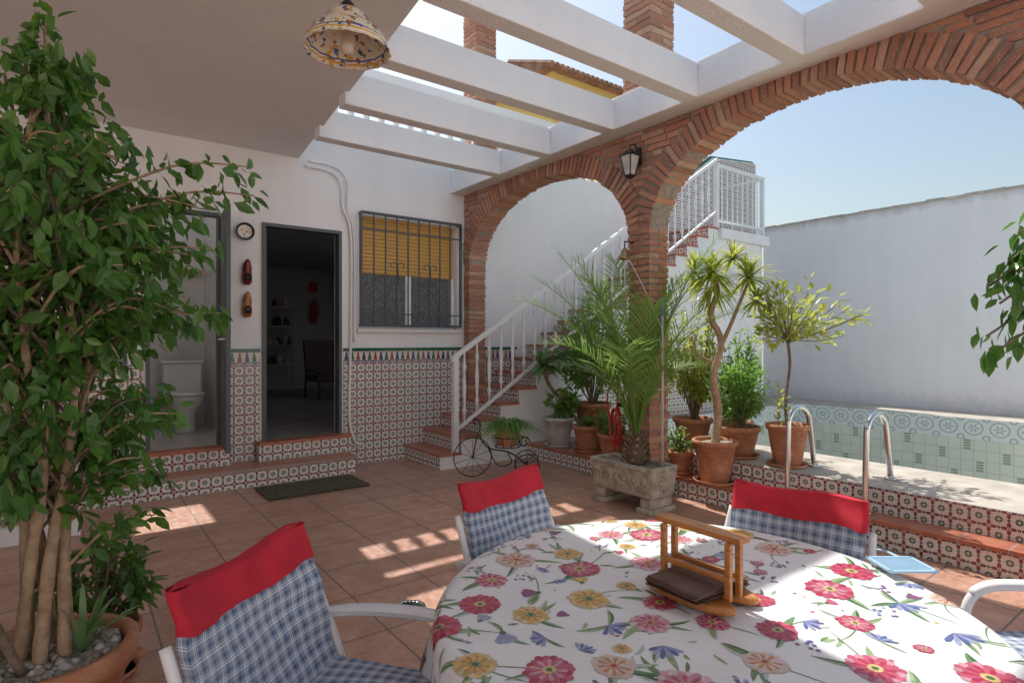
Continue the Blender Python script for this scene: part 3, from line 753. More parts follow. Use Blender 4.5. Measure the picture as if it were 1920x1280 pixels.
def petal(cx,cy,a,r0,r1,w,mat,off):
    c,s=math.cos(a),math.sin(a); P=[]
    for t,ww in((0,.3),(.45,.85),(.8,1.),(.95,.6),(1.,0),(.95,-.6),(.8,-1.),(.45,-.85),(0,-.3)):
        r=r0+(r1-r0)*t; P.append((cx+c*r-s*w*ww/2,cy+s*r+c*w*ww/2))
    poly(P,mat,off)
def disc2(cx,cy,r,mat,off,n=12): poly([(cx+r*math.cos(2*pi*k/n),cy+r*math.sin(2*pi*k/n)) for k in range(n)],mat,off)
def daisy(cx,cy,r,c1,c2,c3,cc):
    n=19; p=R.random()
    for k in range(n): a=2*pi*(k+p)/n; petal(cx,cy,a,r*.3,r*R.uniform(.88,1.06),r*.33,c1 if k%2 else c2,.0012+.00004*(k%3))
    for k in range(n): a=2*pi*(k+p+.5)/n; petal(cx,cy,a,r*.2,r*R.uniform(.66,.78),r*.19,c3 if k%2 else c2,.0015+.00004*(k%3))
    disc2(cx,cy,r*.27,cc,.0019)
    for k in range(9): a=2*pi*k/9; disc2(cx+r*.2*math.cos(a),cy+r*.2*math.sin(a),r*.05,'p_cream',.0021,6)
    disc2(cx,cy,r*.12,'p_dgreen' if cc!='p_or' else 'p_crim',.0022)
def lily(cx,cy,r,a0):
    for k in range(6):
        a=a0+(k-2.5)*.42; petal(cx,cy,a,0,r*R.uniform(.8,1.1),r*.24,'p_lav' if k%2 else 'p_blue',.0010+.00004*k)
def leaf2(cx,cy,a,L,wd,mat,cv=.3,mat2=None):
    P=[];Q=[];C=[]; n=8
    for i in range(n+1):
        t=i/n; aa=a+cv*t; x=cx+L*t*math.cos(a+cv*t*.5); y=cy+L*t*math.sin(a+cv*t*.5); w_=wd*math.sin(pi*min(1,t*.95+.04))**.8/2
        P.append((x-math.sin(aa)*w_,y+math.cos(aa)*w_)); Q.append((x+math.sin(aa)*w_,y-math.cos(aa)*w_)); C.append((x,y))
    o=.0005+R.random()*.0003
    for i in range(n):
        if mat2: poly([P[i],P[i+1],C[i+1],C[i]],mat,o); poly([C[i],C[i+1],Q[i+1],Q[i]],mat2,o)
        else: poly([P[i],P[i+1],Q[i+1],Q[i]],mat,o)
def bud(cx,cy,r,a,c): 
    for k in(-1,0,1): petal(cx,cy,a+k*.45,0,r,r*.5,c,.0010+.00004*(k+1))
    disc2(cx,cy,r*.18,'p_dgreen',.0014)
fl=[]; tries=0
for rset,nmax,mg in(((.060,.054),40,.016),((.046,.04),60,.006),((.03,.026,.022),130,.003)):
    cnt=0; tries=0
    while cnt<nmax and tries<6000:
        tries+=1; x=R.uniform(-.95,.95); y=R.uniform(-.98,.98); r=R.choice(rset)
        if math.hypot(x,y)>.93: continue
        if all(math.hypot(x-a,y-b)>(r+c+mg) for a,b,c in fl): fl.append((x,y,r)); cnt+=1
DC=[('p_crim','p_rose','p_crim','p_yel'),('p_rose','p_pink','p_crim','p_yel'),('p_crim','p_rose','p_pink','p_yel'),('p_pale','p_pink','p_rose','p_or'),('p_cream','p_pale','p_or','p_or'),('p_pink','p_rose','p_crim','p_yel'),('p_cream','p_yel','p_or','p_dgreen')]
for x,y,r in fl:
    for k in range(R.randint(2,4) if r>.035 else R.randint(0,2)): leaf2(x,y,R.uniform(0,2*pi),r*R.uniform(1.6,2.3),r*R.uniform(.28,.42),R.choice(('p_green','p_lgreen','p_grey')),R.uniform(-.9,.9),R.choice(('p_lgreen','p_green','p_dgreen')))
    if r>.035 and R.random()<.7: leaf2(x,y,R.uniform(0,2*pi),r*3.0,.0035,'p_green',R.uniform(-1.4,1.4))
    t=R.random()
    if r>.05: daisy(x,y,r,*R.choice(DC))
    elif r>.038:
        if t<.55: daisy(x,y,r,*R.choice(DC))
        elif t<.8: lily(x,y,r*1.15,R.uniform(0,6.28))
        else: bud(x,y,r*1.1,R.uniform(0,6.28),R.choice(('p_rose','p_vio','p_lav')))
    elif t<.2: lily(x,y,r*1.3,R.uniform(0,6.28))
    elif t<.45: daisy(x,y,r*.9,*R.choice(DC))
    elif t<.7: bud(x,y,r*1.2,R.uniform(0,6.28),R.choice(('p_rose','p_vio','p_yel','p_lav'))) 
    else:
        for k in range(9): disc2(x+R.uniform(-r,r),y+R.uniform(-r,r),.005,R.choice(('p_blue','p_lav','p_vio')),.0008+k*.00004,7)
for i in range(420):
    x=R.uniform(-.9,.9); y=R.uniform(-.9,.9)
    if math.hypot(x,y)>.92 or any(math.hypot(x-a,y-b)<c*1.0 for a,b,c in fl): continue
    if R.random()<.65: leaf2(x,y,R.uniform(0,6.28),R.uniform(.02,.05),.009,R.choice(('p_grey','p_lgreen','p_green')),R.uniform(-1,1))
    else: disc2(x,y,R.uniform(.003,.006),R.choice(('p_rose','p_lav','p_blue','p_yel')),.0006,7)
g.build('floral_print',Tb)
g=MB(); g.lathe([(.0,0),(RA-.01,0),(RA,.01),(RA-.01,.03),(0,.03)],(TC.x,TC.y,.70),'plastic',48)
for k in range(4):
    a=pi/4+k*pi/2; g.tube([(TC.x+.12*math.cos(a),TC.y+.12*math.sin(a),.70),(TC.x+.42*math.cos(a),TC.y+.42*math.sin(a),0)],.018,'plastic',8)
g.build('table_frame',Tb)
# ---------------------------------------------------------------- napkin holder
Nh=root('wooden_napkin_holder',(1.272,.903,.76)); g=MB(); hx,hy=1.272,.903; z0=.763
for dx in(-.048,.048):
    g.lathe([(.0,0),(.042,0),(.045,.006),(.045,.014),(.042,.02),(0,.02)],(hx+dx,hy,z0),'wood',28,.95,2.9)
for dy in(-.095,.095):
    for dx in(-.022,.022): g.box(hx+dx-.007,hx+dx+.007,hy+dy-.008,hy+dy+.008,z0+.018,z0+.158,'wood')
g.box(hx-.022,hx+.022,hy-.125,hy+.125,z0+.158,z0+.174,'wood')
for dx in(-.022,.022): g.box(hx+dx-.005,hx+dx+.005,hy-.087,hy+.087,z0+.06,z0+.075,'wood')
bevel(g.build('wooden_frame',Nh),.003)
g=MB()
for i in range(7): g.obox((hx-.016+R.uniform(-.004,.004),hy-.002+R.uniform(-.006,.006),z0+.026+i*.004),Vector((.10,.006*R.uniform(-1,1),0)),Vector((0,.075,0)),Vector((0,0,.0016)),'leather',.002)
bevel(g.build('brown_napkins',Nh),.001)
g=MB(); dirv=Vector((.64,-.48,0)).normalized(); sdv=Vector((.6,.8,0)).normalized()
c=Vector((1.862,.662,.775))
for i in range(14): 
    o=(i-6.5)/13; g.obox(c+dirv*o*.12,dirv*.0018,sdv*.05,Vector((0,0,.0015)),'ltblue'); g.obox(c+sdv*o*.10,sdv*.0018,dirv*.06,Vector((0,0,.0015)),'ltblue')
for sg in(-1,1): g.obox(c+dirv*sg*.062,dirv*.004,sdv*.054,Vector((0,0,.003)),'ltblue'); g.obox(c+sdv*sg*.052,sdv*.004,dirv*.066,Vector((0,0,.003)),'ltblue')
g.obox(c-Vector((0,0,.002)),dirv*.06,sdv*.05,Vector((0,0,.0006)),'ltblue')
g.tube([c+sdv*.05+dirv*.03,c+sdv*.16+dirv*.06+Vector((0,0,-.02)),c+sdv*.3+dirv*.1+Vector((0,0,-.06))],.004,'ltblue',6); g.build('fly_swatter')
# ---------------------------------------------------------------- chairs
def chair(px,py,fx,fy,W=.43,ZT_=.885):
    f=Vector((fx,fy,0)).normalized(); l=Vector((-f.y,f.x,0)); o=Vector((px,py,0))
    def P(x,y,z): return o+f*x+l*y+Vector((0,0,z))
    rt=root('patio_chair',(px,py,0)); hw=W/2; zb0=.53; ph=R.uniform(0,6)
    def back(u,v,side):
        z=zb0+(ZT_-zb0)*v; x=.10*(1-v); bow=.034*(1-(2*u-1)**2)*(.6+.4*v); wv=.005*math.sin(u*9+v*7+ph)+.003*math.sin(v*23+u*5+ph)
        return P(x-bow+side+wv,-hw+W*u,z-.014*math.sin(u*pi)*v+.006*math.sin(u*7+ph)*v)
    g=MB(); vt=.86
    g.grid(lambda u,v:back(u,v*vt,.013),16,16,'plaid',(W,.31)); g.grid(lambda u,v:back(1-u,v*vt,-.013),16,16,'plaid',(W,.31))
    for u in(0,1): g.grid(lambda a,b:back(u,b*vt,.013-.026*a),1,14,'plaid',(.03,.31))
    g.build('plaid_back',rt,True)
    g=MB()
    v0=.78; v1=1.03
    def cov(t,v):
        a=2*pi*t; 
        uu=.5-.5*math.cos(a); s_=math.sin(a); 
        u2=-.018+1.036*uu; sg=(.021-.004*v)*max(-1,min(1,s_*3))
        return back(u2,v0+(v1-v0)*v+.012*math.sin(t*31+ph)*(1-v),sg+.002*math.sin(u2*40+v*5))
    g.grid(cov,64,8,'red'); 
    g.grid(lambda u,v:back(-.018+1.036*u,v1+.008*math.sin(v*pi),(-.017+.034*v)*min(1,3*math.sin(pi*min(.999,max(.001,u))))),24,4,'red'); g.build('red_headrest_cover',rt,True)
    g=MB()
    def seat(u,v,t): 
        return P(.09+.45*v,-hw+W*u,.525+t+.018*math.sin(u*pi)*math.sin(v*pi)+.004*math.sin(u*14+v*5)-.03*max(0,(v-.85)/.15)**2)
    g.grid(lambda u,v:seat(u,v,.02),16,16,'plaid',(W,.45)); g.grid(lambda u,v:seat(u,v,-.02),12,12,'plaid',(W,.45))
    for u in(0,1): g.grid(lambda a,b:seat(u,b,.02-.04*a),1,12,'plaid',(.04,.45))
    g.grid(lambda a,b:seat(a,1,.02-.04*b),12,1,'plaid',(W,.04)); g.build('plaid_seat',rt,True)
    g=MB()
    for s_ in(-1,1):
        y=s_*(hw+.022)
        g.tube(cat([P(.0,y*.97,ZT_-.09),P(.05,y,.68),P(.12,y,.48),P(.16,y,.2),P(-.04,y,.0)],5),.012,'plastic',8)
        arm=cat([P(.02,y*1.02,.635),P(.12,y*1.06,.655),P(.28,y*1.10,.662),P(.40,y*1.10,.65),P(.455,y*1.08,.59),P(.46,y*1.05,.45),P(.47,y*1.04,0)],6)
        g.tube(arm,.014,'plastic',10)
        n0=len(g.v); arm2=arm[2:22]
        for i,p in enumerate(arm2):
            t=(arm2[min(i+1,len(arm2)-1)]-arm2[max(i-1,0)]).normalized(); up=l.cross(t); up=up if up.z>0 else -up
            if t.z<-.7: up=f
            wd=.024*(.6+.4*math.sin(pi*i/(len(arm2)-1)))
            for k in range(10):
                a=2*pi*k/10; g.v.append(tuple(p+up*.008+l*wd*math.cos(a)+up*.010*math.sin(a)))
        for i in range(len(arm2)-1):
            for k in range(10): a=n0+i*10+k; b=n0+i*10+(k+1)%10; g.face((a,b,b+10,a+10),'plastic')
        g.face([n0+k for k in range(10)],'plastic'); g.face([n0+(len(arm2)-1)*10+k for k in range(10)],'plastic')
    g.tube([P(.12,-hw-.02,.48),P(.12,hw+.02,.48)],.011,'plastic',8); g.tube([P(.46,-hw-.02,.47),P(.46,hw+.02,.47)],.011,'plastic',8)
    g.build('tubular_frame',rt,True)
chair(.333,1.494,.64,-.768,.455); chair(1.294,1.79,.21,-.978); chair(1.985,1.02,-.984,-.162,.42); chair(2.33,.10,-.7,.66)
# ---------------------------------------------------------------- planter
Pl=root('stone_planter',(3.86,3.41,0)); g=MB(); x0,x1,y0,y1=3.69,4.02,3.06,3.77
n=g.add([(x0+.03,y0+.03,.12),(x1-.03,y0+.03,.12),(x1-.03,y1-.03,.12),(x0+.03,y1-.03,.12),(x0,y0,.38),(x1,y0,.38),(x1,y1,.38),(x0,y1,.38),(x0+.04,y0+.04,.38),(x1-.04,y0+.04,.38),(x1-.04,y1-.04,.38),(x0+.04,y1-.04,.38),(x0+.04,y0+.04,.33),(x1-.04,y0+.04,.33),(x1-.04,y1-.04,.33),(x0+.04,y1-.04,.33)])
for qd in((0,3,2,1),(0,1,5,4),(1,2,6,5),(2,3,7,6),(3,0,4,7),(4,5,9,8),(5,6,10,9),(6,7,11,10),(7,4,8,11),(8,9,13,12),(9,10,14,13),(10,11,15,14),(11,8,12,15)): g.face([n+i for i in qd],'stone')
n=g.add([(x0+.04,y0+.04,.345),(x1-.04,y0+.04,.345),(x1-.04,y1-.04,.345),(x0+.04,y1-.04,.345)]); g.face((n,n+1,n+2,n+3),'pebble')
bevel(g.build('trough',Pl),.012)
g=MB()
for yy in(y0+.1,y1-.1): g.box(x0+.0,x1-.0,yy-.075,yy+.075,.0,.045,'stone'); g.box(x0+.03,x1-.03,yy-.055,yy+.055,.045,.12,'stone')
bevel(g.build('feet',Pl),.01)
g=MB()
def fx_(y,z): return Vector((x0+.03-(z-.12)/.26*.03-.004,y,z))
def fy_(x,z): return Vector((x,y0+.03-(z-.12)/.26*.03-.004,z))
for z in(.145,.355): g.tube([fx_(y0+.05,z),fx_(y1-.05,z)],.009,'stone',6); g.tube([fy_(x0+.05,z),fy_(x1-.05,z)],.009,'stone',6)
yc=(y0+y1)/2
for k in range(8):
    a=k*pi/4; g.tube([fx_(yc,.25),fx_(yc+.045*math.cos(a),.25+.045*math.sin(a)),fx_(yc+.07*math.cos(a+.2),.25+.07*math.sin(a+.2))],[.010,.022,.006],'stone',6)
for sgn in(-1,1):
    for q0 in(.14,.25):
        P=[]
        for i in range(16):
            a=i/15*2.6*pi; r=.058*(1-i/17); P.append(fx_(yc+sgn*(q0+r*math.cos(a)),.25+r*math.sin(a)*sgn))
        g.tube(P,.013,'stone',6)
for i in range(8):
    a=2*pi*i/8; xc=(x0+x1)/2; g.tube([fy_(xc,.25),fy_(xc+.04*math.cos(a),.25+.04*math.sin(a)),fy_(xc+.075*math.cos(a),.25+.075*math.sin(a))],[.010,.022,.007],'stone',6)
g.build('carved_relief',Pl,True)
# ---------------------------------------------------------------- pots
def pot(g,c,r,h,mat='terra',saucer=True,rimh=.045):
    x,y,z=c
    if saucer: g.lathe([(.0,0),(r*.9,0),(r*1.0,.03),(r*.95,.03),(r*.85,.01)],c,mat,24); c=(x,y,z+.012)
    g.lathe([(r*.62,0),(r*.66,.01),(r*.80,(h-rimh)*.5),(r*.93,h-rimh-.005),(r*1.03,h-rimh),(r*1.05,h-.008),(r*.99,h),(r*.90,h-.004),(r*.88,h-.06)],c,mat,32)
    g.disc((x,y,z+h-.035),r*.9,'soil',20,.008)
def shrub(g,c,rad,hh,n,L,W,mat,bark='bark',stems=7,z0=0,down=.2):
    c=Vector(c)
    ends=[]
    for i in range(stems*4):
        a=R.uniform(0,2*pi); e=math.acos(R.uniform(-.4,1)); rr=R.uniform(.6,1.1)
        e_=Vector((math.cos(a)*math.sin(e)*rad,math.sin(a)*math.sin(e)*rad,math.cos(e)*hh))*rr; ends.append(c+e_)
    b0=Vector((c.x,c.y,z0))
    for k,p in enumerate(ends):
        mid=b0.lerp(p,.5)+rv(.03)+Vector((0,0,.04)); P=cat([b0+rv(.015),mid,p],5); g.tube(P,[.008*(1-.8*i/len(P)) for i in range(len(P))],bark,5,False)
        m=n//len(ends)
        for j in range(m):
            t=R.uniform(.45,1); i=int(t*(len(P)-1)); q_=P[i]+rv(rad*.16)
            d=(q_-c).normalized()*.7+rv(.7)+Vector((0,0,-down)); g.leaf(q_,d,(Vector((0,0,1))+rv(.5)).normalized(),L*R.uniform(.6,1.15),W*R.uniform(.7,1.1),mat)
def strap(g,c,n,L,wd,mat,elmin=-.3,elmax=1.4,droop=.5,seg=5,tilt=None):
    c=Vector(c)
    for i in range(n):
        a=R.uniform(0,2*pi); e=R.uniform(elmin,elmax); l=L*R.uniform(.7,1.1); d=Vector((math.cos(a)*math.cos(e),math.sin(a)*math.cos(e),math.sin(e)))
        if tilt: d=(d+tilt).normalized()
        P=[c+d*l*t+Vector((0,0,-droop*l*t*t)) for t in[k/seg for k in range(seg+1)]]; g.blade(P,wd,mat)
g=MB(); c=(4.47,3.02,.18); pot(g,c,.185,.36); g.disc((4.47,3.02,.52),.15,'pebble',16,.012)
yr=root('yucca_plant',c); g.build('terracotta_pot',yr,True); g=MB()
h0=Vector((4.47,3.02,.5))
t1=cat([h0,(4.50,3.01,.8),(4.42,3.0,1.1),(4.53,3.0,1.4),(4.47,3.06,1.62),(4.52,3.03,1.85),(4.50,3.07,2.0)],6); g.tube(t1,[.040-.022*i/len(t1) for i in range(len(t1))],'bark_l',8)
t2=cat([(4.51,3.0,1.33),(4.60,2.95,1.55),(4.62,2.87,1.75),(4.68,2.83,1.92)],6); g.tube(t2,[.02-.008*i/len(t2) for i in range(len(t2))],'bark_l',8)
t3=cat([(4.50,3.01,1.2),(4.45,3.2,1.3),(4.5,3.25,1.45)],5); g.tube(t3,.012,'bark_l',6)
g.build('trunks',yr,True); g=MB()
strap(g,(4.50,3.07,2.0),110,.36,.036,'yuc',-.6,1.5,.45); strap(g,(4.68,2.83,1.95),105,.34,.034,'yuc',-.5,1.5,.4); strap(g,(4.49,3.06,1.88),50,.28,.03,'yuc',-1.,.4,.4); strap(g,(4.60,2.93,2.12),70,.30,.032,'yuc',-.4,1.5,.4); strap(g,(4.42,3.2,2.02),60,.30,.03,'yuc',-.4,1.5,.4); strap(g,(4.72,2.78,1.75),50,.26,.03,'yuc',-.7,1.2,.4); g.build('leaves',yr)
g=MB(); c=(4.80,2.55,.36); pr2=root('potted_tree',c); pot(g,c,.165,.34); g.build('terracotta_pot',pr2,True); g=MB()
t=cat([(4.80,2.55,.6),(4.79,2.56,.9),(4.82,2.54,1.2),(4.80,2.55,1.42)],6); g.tube(t,.013,'bark',7)
for i in range(34):
    a=R.uniform(0,2*pi); e=R.uniform(-.2,1.2); rr=R.uniform(.2,.50); p=Vector((4.80,2.55,1.42))+Vector((math.cos(a)*math.cos(e)*rr,math.sin(a)*math.cos(e)*rr,math.sin(e)*rr*.95+.10))
    p+=Vector((.05,-.07,0)); P=cat([(4.80,2.55,1.38+R.uniform(0,.05)),Vector((4.80,2.55,1.42)).lerp(p,.5)+Vector((0,0,-.03)),p],5); g.tube(P,[.006*(1-.7*k/len(P)) for k in range(len(P))],'bark',5,False)
    for j in range(16):
        q_=P[R.randint(4,len(P)-1)]+rv(.05); d=(q_-Vector((4.8,2.55,1.5))).normalized()*.8+rv(.6)+Vector((0,0,.15)); g.leaf(q_,d,(Vector((0,0,1))+rv(.6)).normalized(),R.uniform(.06,.10),R.uniform(.026,.040),'ygl')
g.tube([(4.74,2.6,.65),(4.745,2.6,1.05)],.006,'bark_l',5)
for j in range(30): q_=Vector((4.77,2.58,R.uniform(.7,.95)))+rv(.05); g.leaf(q_,rv(1)+Vector((0,0,.5)),Vector((0,0,1)),.07,.025,'ygl')
g.build('crown',pr2)
def potted(name,c,r,h,mat,fn,saucer=True):
    rt=root(name,c); g=MB(); pot(g,c,r,h,mat,saucer); g.build('pot',rt,True); g=MB(); fn(g,Vector((c[0],c[1],c[2]+h))); g.build('foliage',rt); return rt
potted('potted_shrub',(4.83,3.02,.36),.185,.27,'terra',lambda g,p:shrub(g,p+Vector((0,0,.30)),.27,.34,1400,.065,.024,'bush',z0=p.z-.05,down=-.2))
potted('potted_shrub',(4.98,3.62,.36),.19,.27,'terra',lambda g,p:shrub(g,p+Vector((0,-.02,.66)),.28,.52,1300,.065,.034,'ygl',z0=p.z-.05))
potted('potted_shrub',(5.0,5.05,.18),.22,.48,'terra',lambda g,p:shrub(g,p+Vector((0,0,.70)),.50,.76,2300,.075,.042,'bush',z0=p.z-.05))
potted('potted_shrub',(5.1,4.25,.18),.2,.42,'terra',lambda g,p:shrub(g,p+Vector((0,0,.62)),.46,.74,2000,.07,.038,'ygl',z0=p.z-.05))
potted('small_potted_plant',(4.60,4.72,.18),.17,.28,'terra',lambda g,p:strap(g,p,80,.26,.028,'bush',.2,1.4,.5))
potted('small_potted_plant',(4.57,4.33,.18),.15,.24,'terra',lambda g,p:shrub(g,p+Vector((0,0,.16)),.17,.22,450,.055,.028,'bush',z0=p.z-.05))
potted('small_potted_plant',(4.52,3.42,.18),.11,.2,'terra',lambda g,p:shrub(g,p+Vector((0,0,.1)),.12,.14,200,.045,.022,'bush',z0=p.z-.05))
potted('small_potted_plant',(4.75,4.05,.18),.15,.34,'terra',lambda g,p:strap(g,p,60,.34,.03,'bush',.4,1.45,.5))
potted('potted_shrub',(5.15,3.25,.36),.16,.26,'terra',lambda g,p:shrub(g,p+Vector((0,0,.55)),.28,.42,900,.06,.032,'bush',z0=p.z-.05))
def aeon(g,p):
    t=cat([p+Vector((0,0,-.05)),p+Vector((.02,-.03,.18)),p+Vector((-.1,.06,.38)),p+Vector((-.16,.10,.58))],5); g.tube(t,.022,'bark',7,False)
    t=cat([p+Vector((.02,-.03,.15)),p+Vector((.14,-.12,.0)),p+Vector((.16,-.2,-.12))],5); g.tube(t,.018,'bark',7,False)
    for o,n,L in(((-.16,.10,.62),60,.33),((.0,-.04,.68),45,.26),((.05,-.05,.10),50,.22),((.12,-.1,.2),30,.18)):
        strap(g,p+Vector(o),n,L,.075,'succ',-.35,1.3,.35,4)
    shrub(g,p+Vector((.05,-.02,.22)),.18,.18,160,.11,.07,'bush',z0=p.z-.05)
potted('succulent_plant',(4.56,5.16,.18),.175,.33,'greypot',aeon)
# ---------------------------------------------------------------- palm
Pm=root('potted_palm',(3.86,3.40,.35)); g=MB(); b0=Vector((3.86,3.38,.34))
g.lathe([(.05,0),(.085,.04),(.09,.12),(.06,.22),(.03,.26)],tuple(b0),'bark',14)
for i in range(90):
    a=i*2.4; z=.01+.24*i/90; r=.085*(1-.5*i/90); d=Vector((math.cos(a),math.sin(a),.9)).normalized(); g.leaf(b0+Vector((math.cos(a)*r,math.sin(a)*r,z)),d,Vector((0,0,1)),.08,.045,'bark' if i%3 else 'bark_l',.1,0)
g.build('stem',Pm); g=MB()
rl=Vector((.8,-.6,0)); fw=Vector((.6,.8,0))
fr_=[(-.66,.2,1.85,.12),(-1.0,.1,1.42,.30),(-.42,-.3,1.55,.20),(-.12,.4,1.80,.12),(.10,-.3,1.35,.3),(.40,.2,1.60,.18),(.70,.1,1.92,.10),(.78,-.3,1.30,.35),(-.80,-.4,1.05,.45),(-.38,.6,1.45,.3),(.42,.6,1.5,.3),(.95,.3,1.50,.30),(-.25,-.8,1.0,.5),(.35,-.7,.95,.5),(-.62,.5,.85,.5),(.62,.4,.85,.5),(-.5,-.1,1.72,.15),(-.85,.3,1.62,.2),(.58,-.1,1.7,.15),(.2,.5,1.75,.12)]
for r_,f_,z_,dr in fr_:
    tip=b0+rl*r_+fw*f_*.8+Vector((0,0,z_)); ctrl=b0+(rl*r_+fw*f_*.8)*.26+Vector((0,0,z_*(.60+dr*.9)))
    P=[]; nn=48
    for i in range(nn+1):
        t=i/nn; P.append((b0+Vector((0,0,.2)))*(1-t)**2+ctrl*2*t*(1-t)+tip*t*t)
    g.tube(P,[.011*(1-.85*i/nn) for i in range(nn+1)],'palm',5,False)
    for i in range(12,nn+1):
        tg=(P[min(i+1,nn)]-P[i-1]).normalized(); t=(i-12)/(nn-12); side=tg.cross(Vector((0,0,1))); 
        if side.length<.05: side=Vector((1,0,0))
        side.normalize(); up=side.cross(tg)
        for s_ in(-1,1):
            L=(.16+.21*math.sin(pi*min(1,t*.85+.12)))*R.uniform(.8,1.1); d=(side*s_*.85+tg*(.6+.5*t)+up*R.uniform(-.1,.5)+rv(.07)).normalized(); b=P[i]-tg*R.random()*.02
            g.blade([b,b+d*L*.5,b+d*L+Vector((0,0,-.14*L))],.014,'palm',up)
g.build('fronds',Pm)
g=MB(); g.tube([(3.95,3.17,.0),(3.95,3.17,1.62)],.009,'greypot',8); g.tube([(3.95,3.17,1.62),(3.95,3.17,1.76)],.014,'blue',8); g.build('pool_pole',smooth=True)
g=MB(); P=[]
for k in range(70):
    a=k/69*3.2*2*pi; P.append((4.0+.03*math.sin(a*.3),3.74+.05*math.cos(a)+.01*math.sin(a*.7),.62+.17*math.sin(a)))
g.tube(P,.008,'hose',7); g.tube(cat([(4.0,3.80,.62),(3.98,3.83,.9),(4.01,3.72,1.05),(4.0,3.76,.5),(4.1,3.80,.1)],8),.008,'hose',7); g.box(4.0,4.03,3.66,3.72,.8,.84,'iron'); g.build('red_garden_hose',smooth=True)
g=MB(); g.tube(cat([(3.95,3.17,1.0),(4.0,3.6,.98),(4.3,4.2,1.03)],6),.003,'white',5); g.tube(cat([(3.94,3.58,2.2),(3.96,3.4,1.9),(3.95,3.17,1.5)],6),.003,'white',5); g.build('rope')
# ---------------------------------------------------------------- tricycle plant stand
Tr=root('tricycle_plant_stand',(3.55,4.9,0)); g=MB(); 
def wheel(c,r,ax,n=10):
    ax=Vector(ax).normalized(); u=Vector((0,0,1)); v=ax.cross(u); P=[Vector(c)+(u*math.cos(a)+v*math.sin(a))*r for a in[2*pi*k/28 for k in range(29)]]
    g.tube(P,.006,'iron',6,False)
    for k in range(n): a=2*pi*k/n; g.tube([Vector(c),Vector(c)+(u*math.cos(a)+v*math.sin(a))*r],.0025,'iron',4)
    g.tube([Vector(c)-ax*.02,Vector(c)+ax*.02],.012,'iron',8)
L_=Vector((.8,-.6,0)); F_=Vector((.6,.8,0)); o=Vector((3.54,4.93,0))
def Q(r,f,z): return o+L_*r+F_*f+Vector((0,0,z))
W1=Vector((.35,.94,0))
wheel(Q(-.28,0,.206),.20,W1,10); wheel(Q(.28,.12,.13),.125,F_,8); wheel(Q(.28,-.12,.13),.125,F_,8)
g.tube([Q(.28,-.14,.13),Q(.28,.14,.13)],.007,'iron',6)
g.tube(cat([Q(-.28,.02,.206),Q(-.24,.02,.40),Q(-.20,.02,.54),Q(-.26,.02,.60)],6),.007,'iron',6); g.tube(cat([Q(-.25,-.14,.57),Q(-.27,-.06,.60),Q(-.26,.08,.60),Q(-.24,.15,.57)],4),.007,'iron',6)
g.tube(cat([Q(-.22,.02,.44),Q(-.12,.02,.30),Q(.1,.02,.25),Q(.28,.0,.13)],6),.008,'iron',6); g.tube(cat([Q(-.12,0,.30),Q(-.02,0,.12),Q(.12,0,.15),Q(.08,0,.25)],6),.006,'iron',6)
for z,r in((.42,.16),(.32,.13)): g.tube([Q(.08+r*math.cos(a),r*math.sin(a),z) for a in[2*pi*k/24 for k in range(25)]],.006,'iron',6,False)
for k in range(10): a=2*pi*k/10; g.tube([Q(.08+.13*math.cos(a),.13*math.sin(a),.32),Q(.08+.16*math.cos(a),.16*math.sin(a),.42)],.004,'iron',5)
for sgn in(-1,1):
    g.tube([Q(.25+.06*math.cos(a)*(1-a/12),sgn*.03,.36+.06*math.sin(a)*(1-a/12)) for a in[k*.5 for k in range(16)]],.005,'iron',5)
g.build('iron_frame',Tr,True)
g=MB(); pc=Q(.08,0,.325); pot(g,tuple(pc),.145,.21,'terra',False,.03); g.build('clay_pot',Tr,True)
g=MB(); c0=pc+Vector((0,0,.19))
for i in range(420):
    a=R.uniform(0,2*pi); rr=R.uniform(0,.11); e=R.uniform(.5,1.35); l=R.uniform(.22,.40); b=c0+Vector((math.cos(a)*rr,math.sin(a)*rr,0)); d=Vector((math.cos(a)*math.cos(e),math.sin(a)*math.cos(e),math.sin(e)))
    g.blade([b+d*l*t+Vector((math.cos(a),math.sin(a),0))*l*.35*t*t+Vector((0,0,-.95*l*t*t)) for t in(0,.2,.4,.6,.8,1)],.015,'bush')
g.build('grass_plant',Tr)
# ---------------------------------------------------------------- ficus
Fc=root('ficus_tree',(-.07,2.47,0)); g=MB(); fc=(-.07,2.47,0)
pot(g,fc,.25,.38,'terra',True,.07)
for a in(.3,2.4,4.5): g.tube([Vector((fc[0],fc[1],.28))+Vector((math.cos(a+da)*.25,math.sin(a+da)*.25,dz)) + Vector((math.cos(a),math.sin(a),0))*ou for da,dz,ou in((-.2,0,0),(-.1,-.02,.03),(0,-.025,.04),(.1,-.02,.03),(.2,0,0))],.014,'terra',7)
g.disc((fc[0],fc[1],.365),.21,'pebble',24,.012)
for i in range(90):
    a=R.uniform(0,2*pi); r=R.uniform(.03,.19); s_=R.uniform(.008,.02); g.lathe([(s_*.3,-s_*.6),(s_,0),(s_*.4,s_*.6)],(fc[0]+r*math.cos(a),fc[1]+r*math.sin(a),.372),R.choice(('pebble','greypot')),7,1,R.uniform(.7,1.3),True)
g.build('terracotta_pot',Fc,True)
def Rz(z):
    K=[(.45,.12),(.7,.27),(1.0,.33),(1.3,.36),(1.55,.46),(1.85,.48),(2.0,.36),(2.12,.20),(2.3,.10),(2.5,.03)]
    for (a,b),(c_,d) in zip(K,K[1:]):
        if a<=z<=c_: return b+(d-b)*(z-a)/(c_-a)
    return .03
gt=MB(); gl=MB(); tops=[]
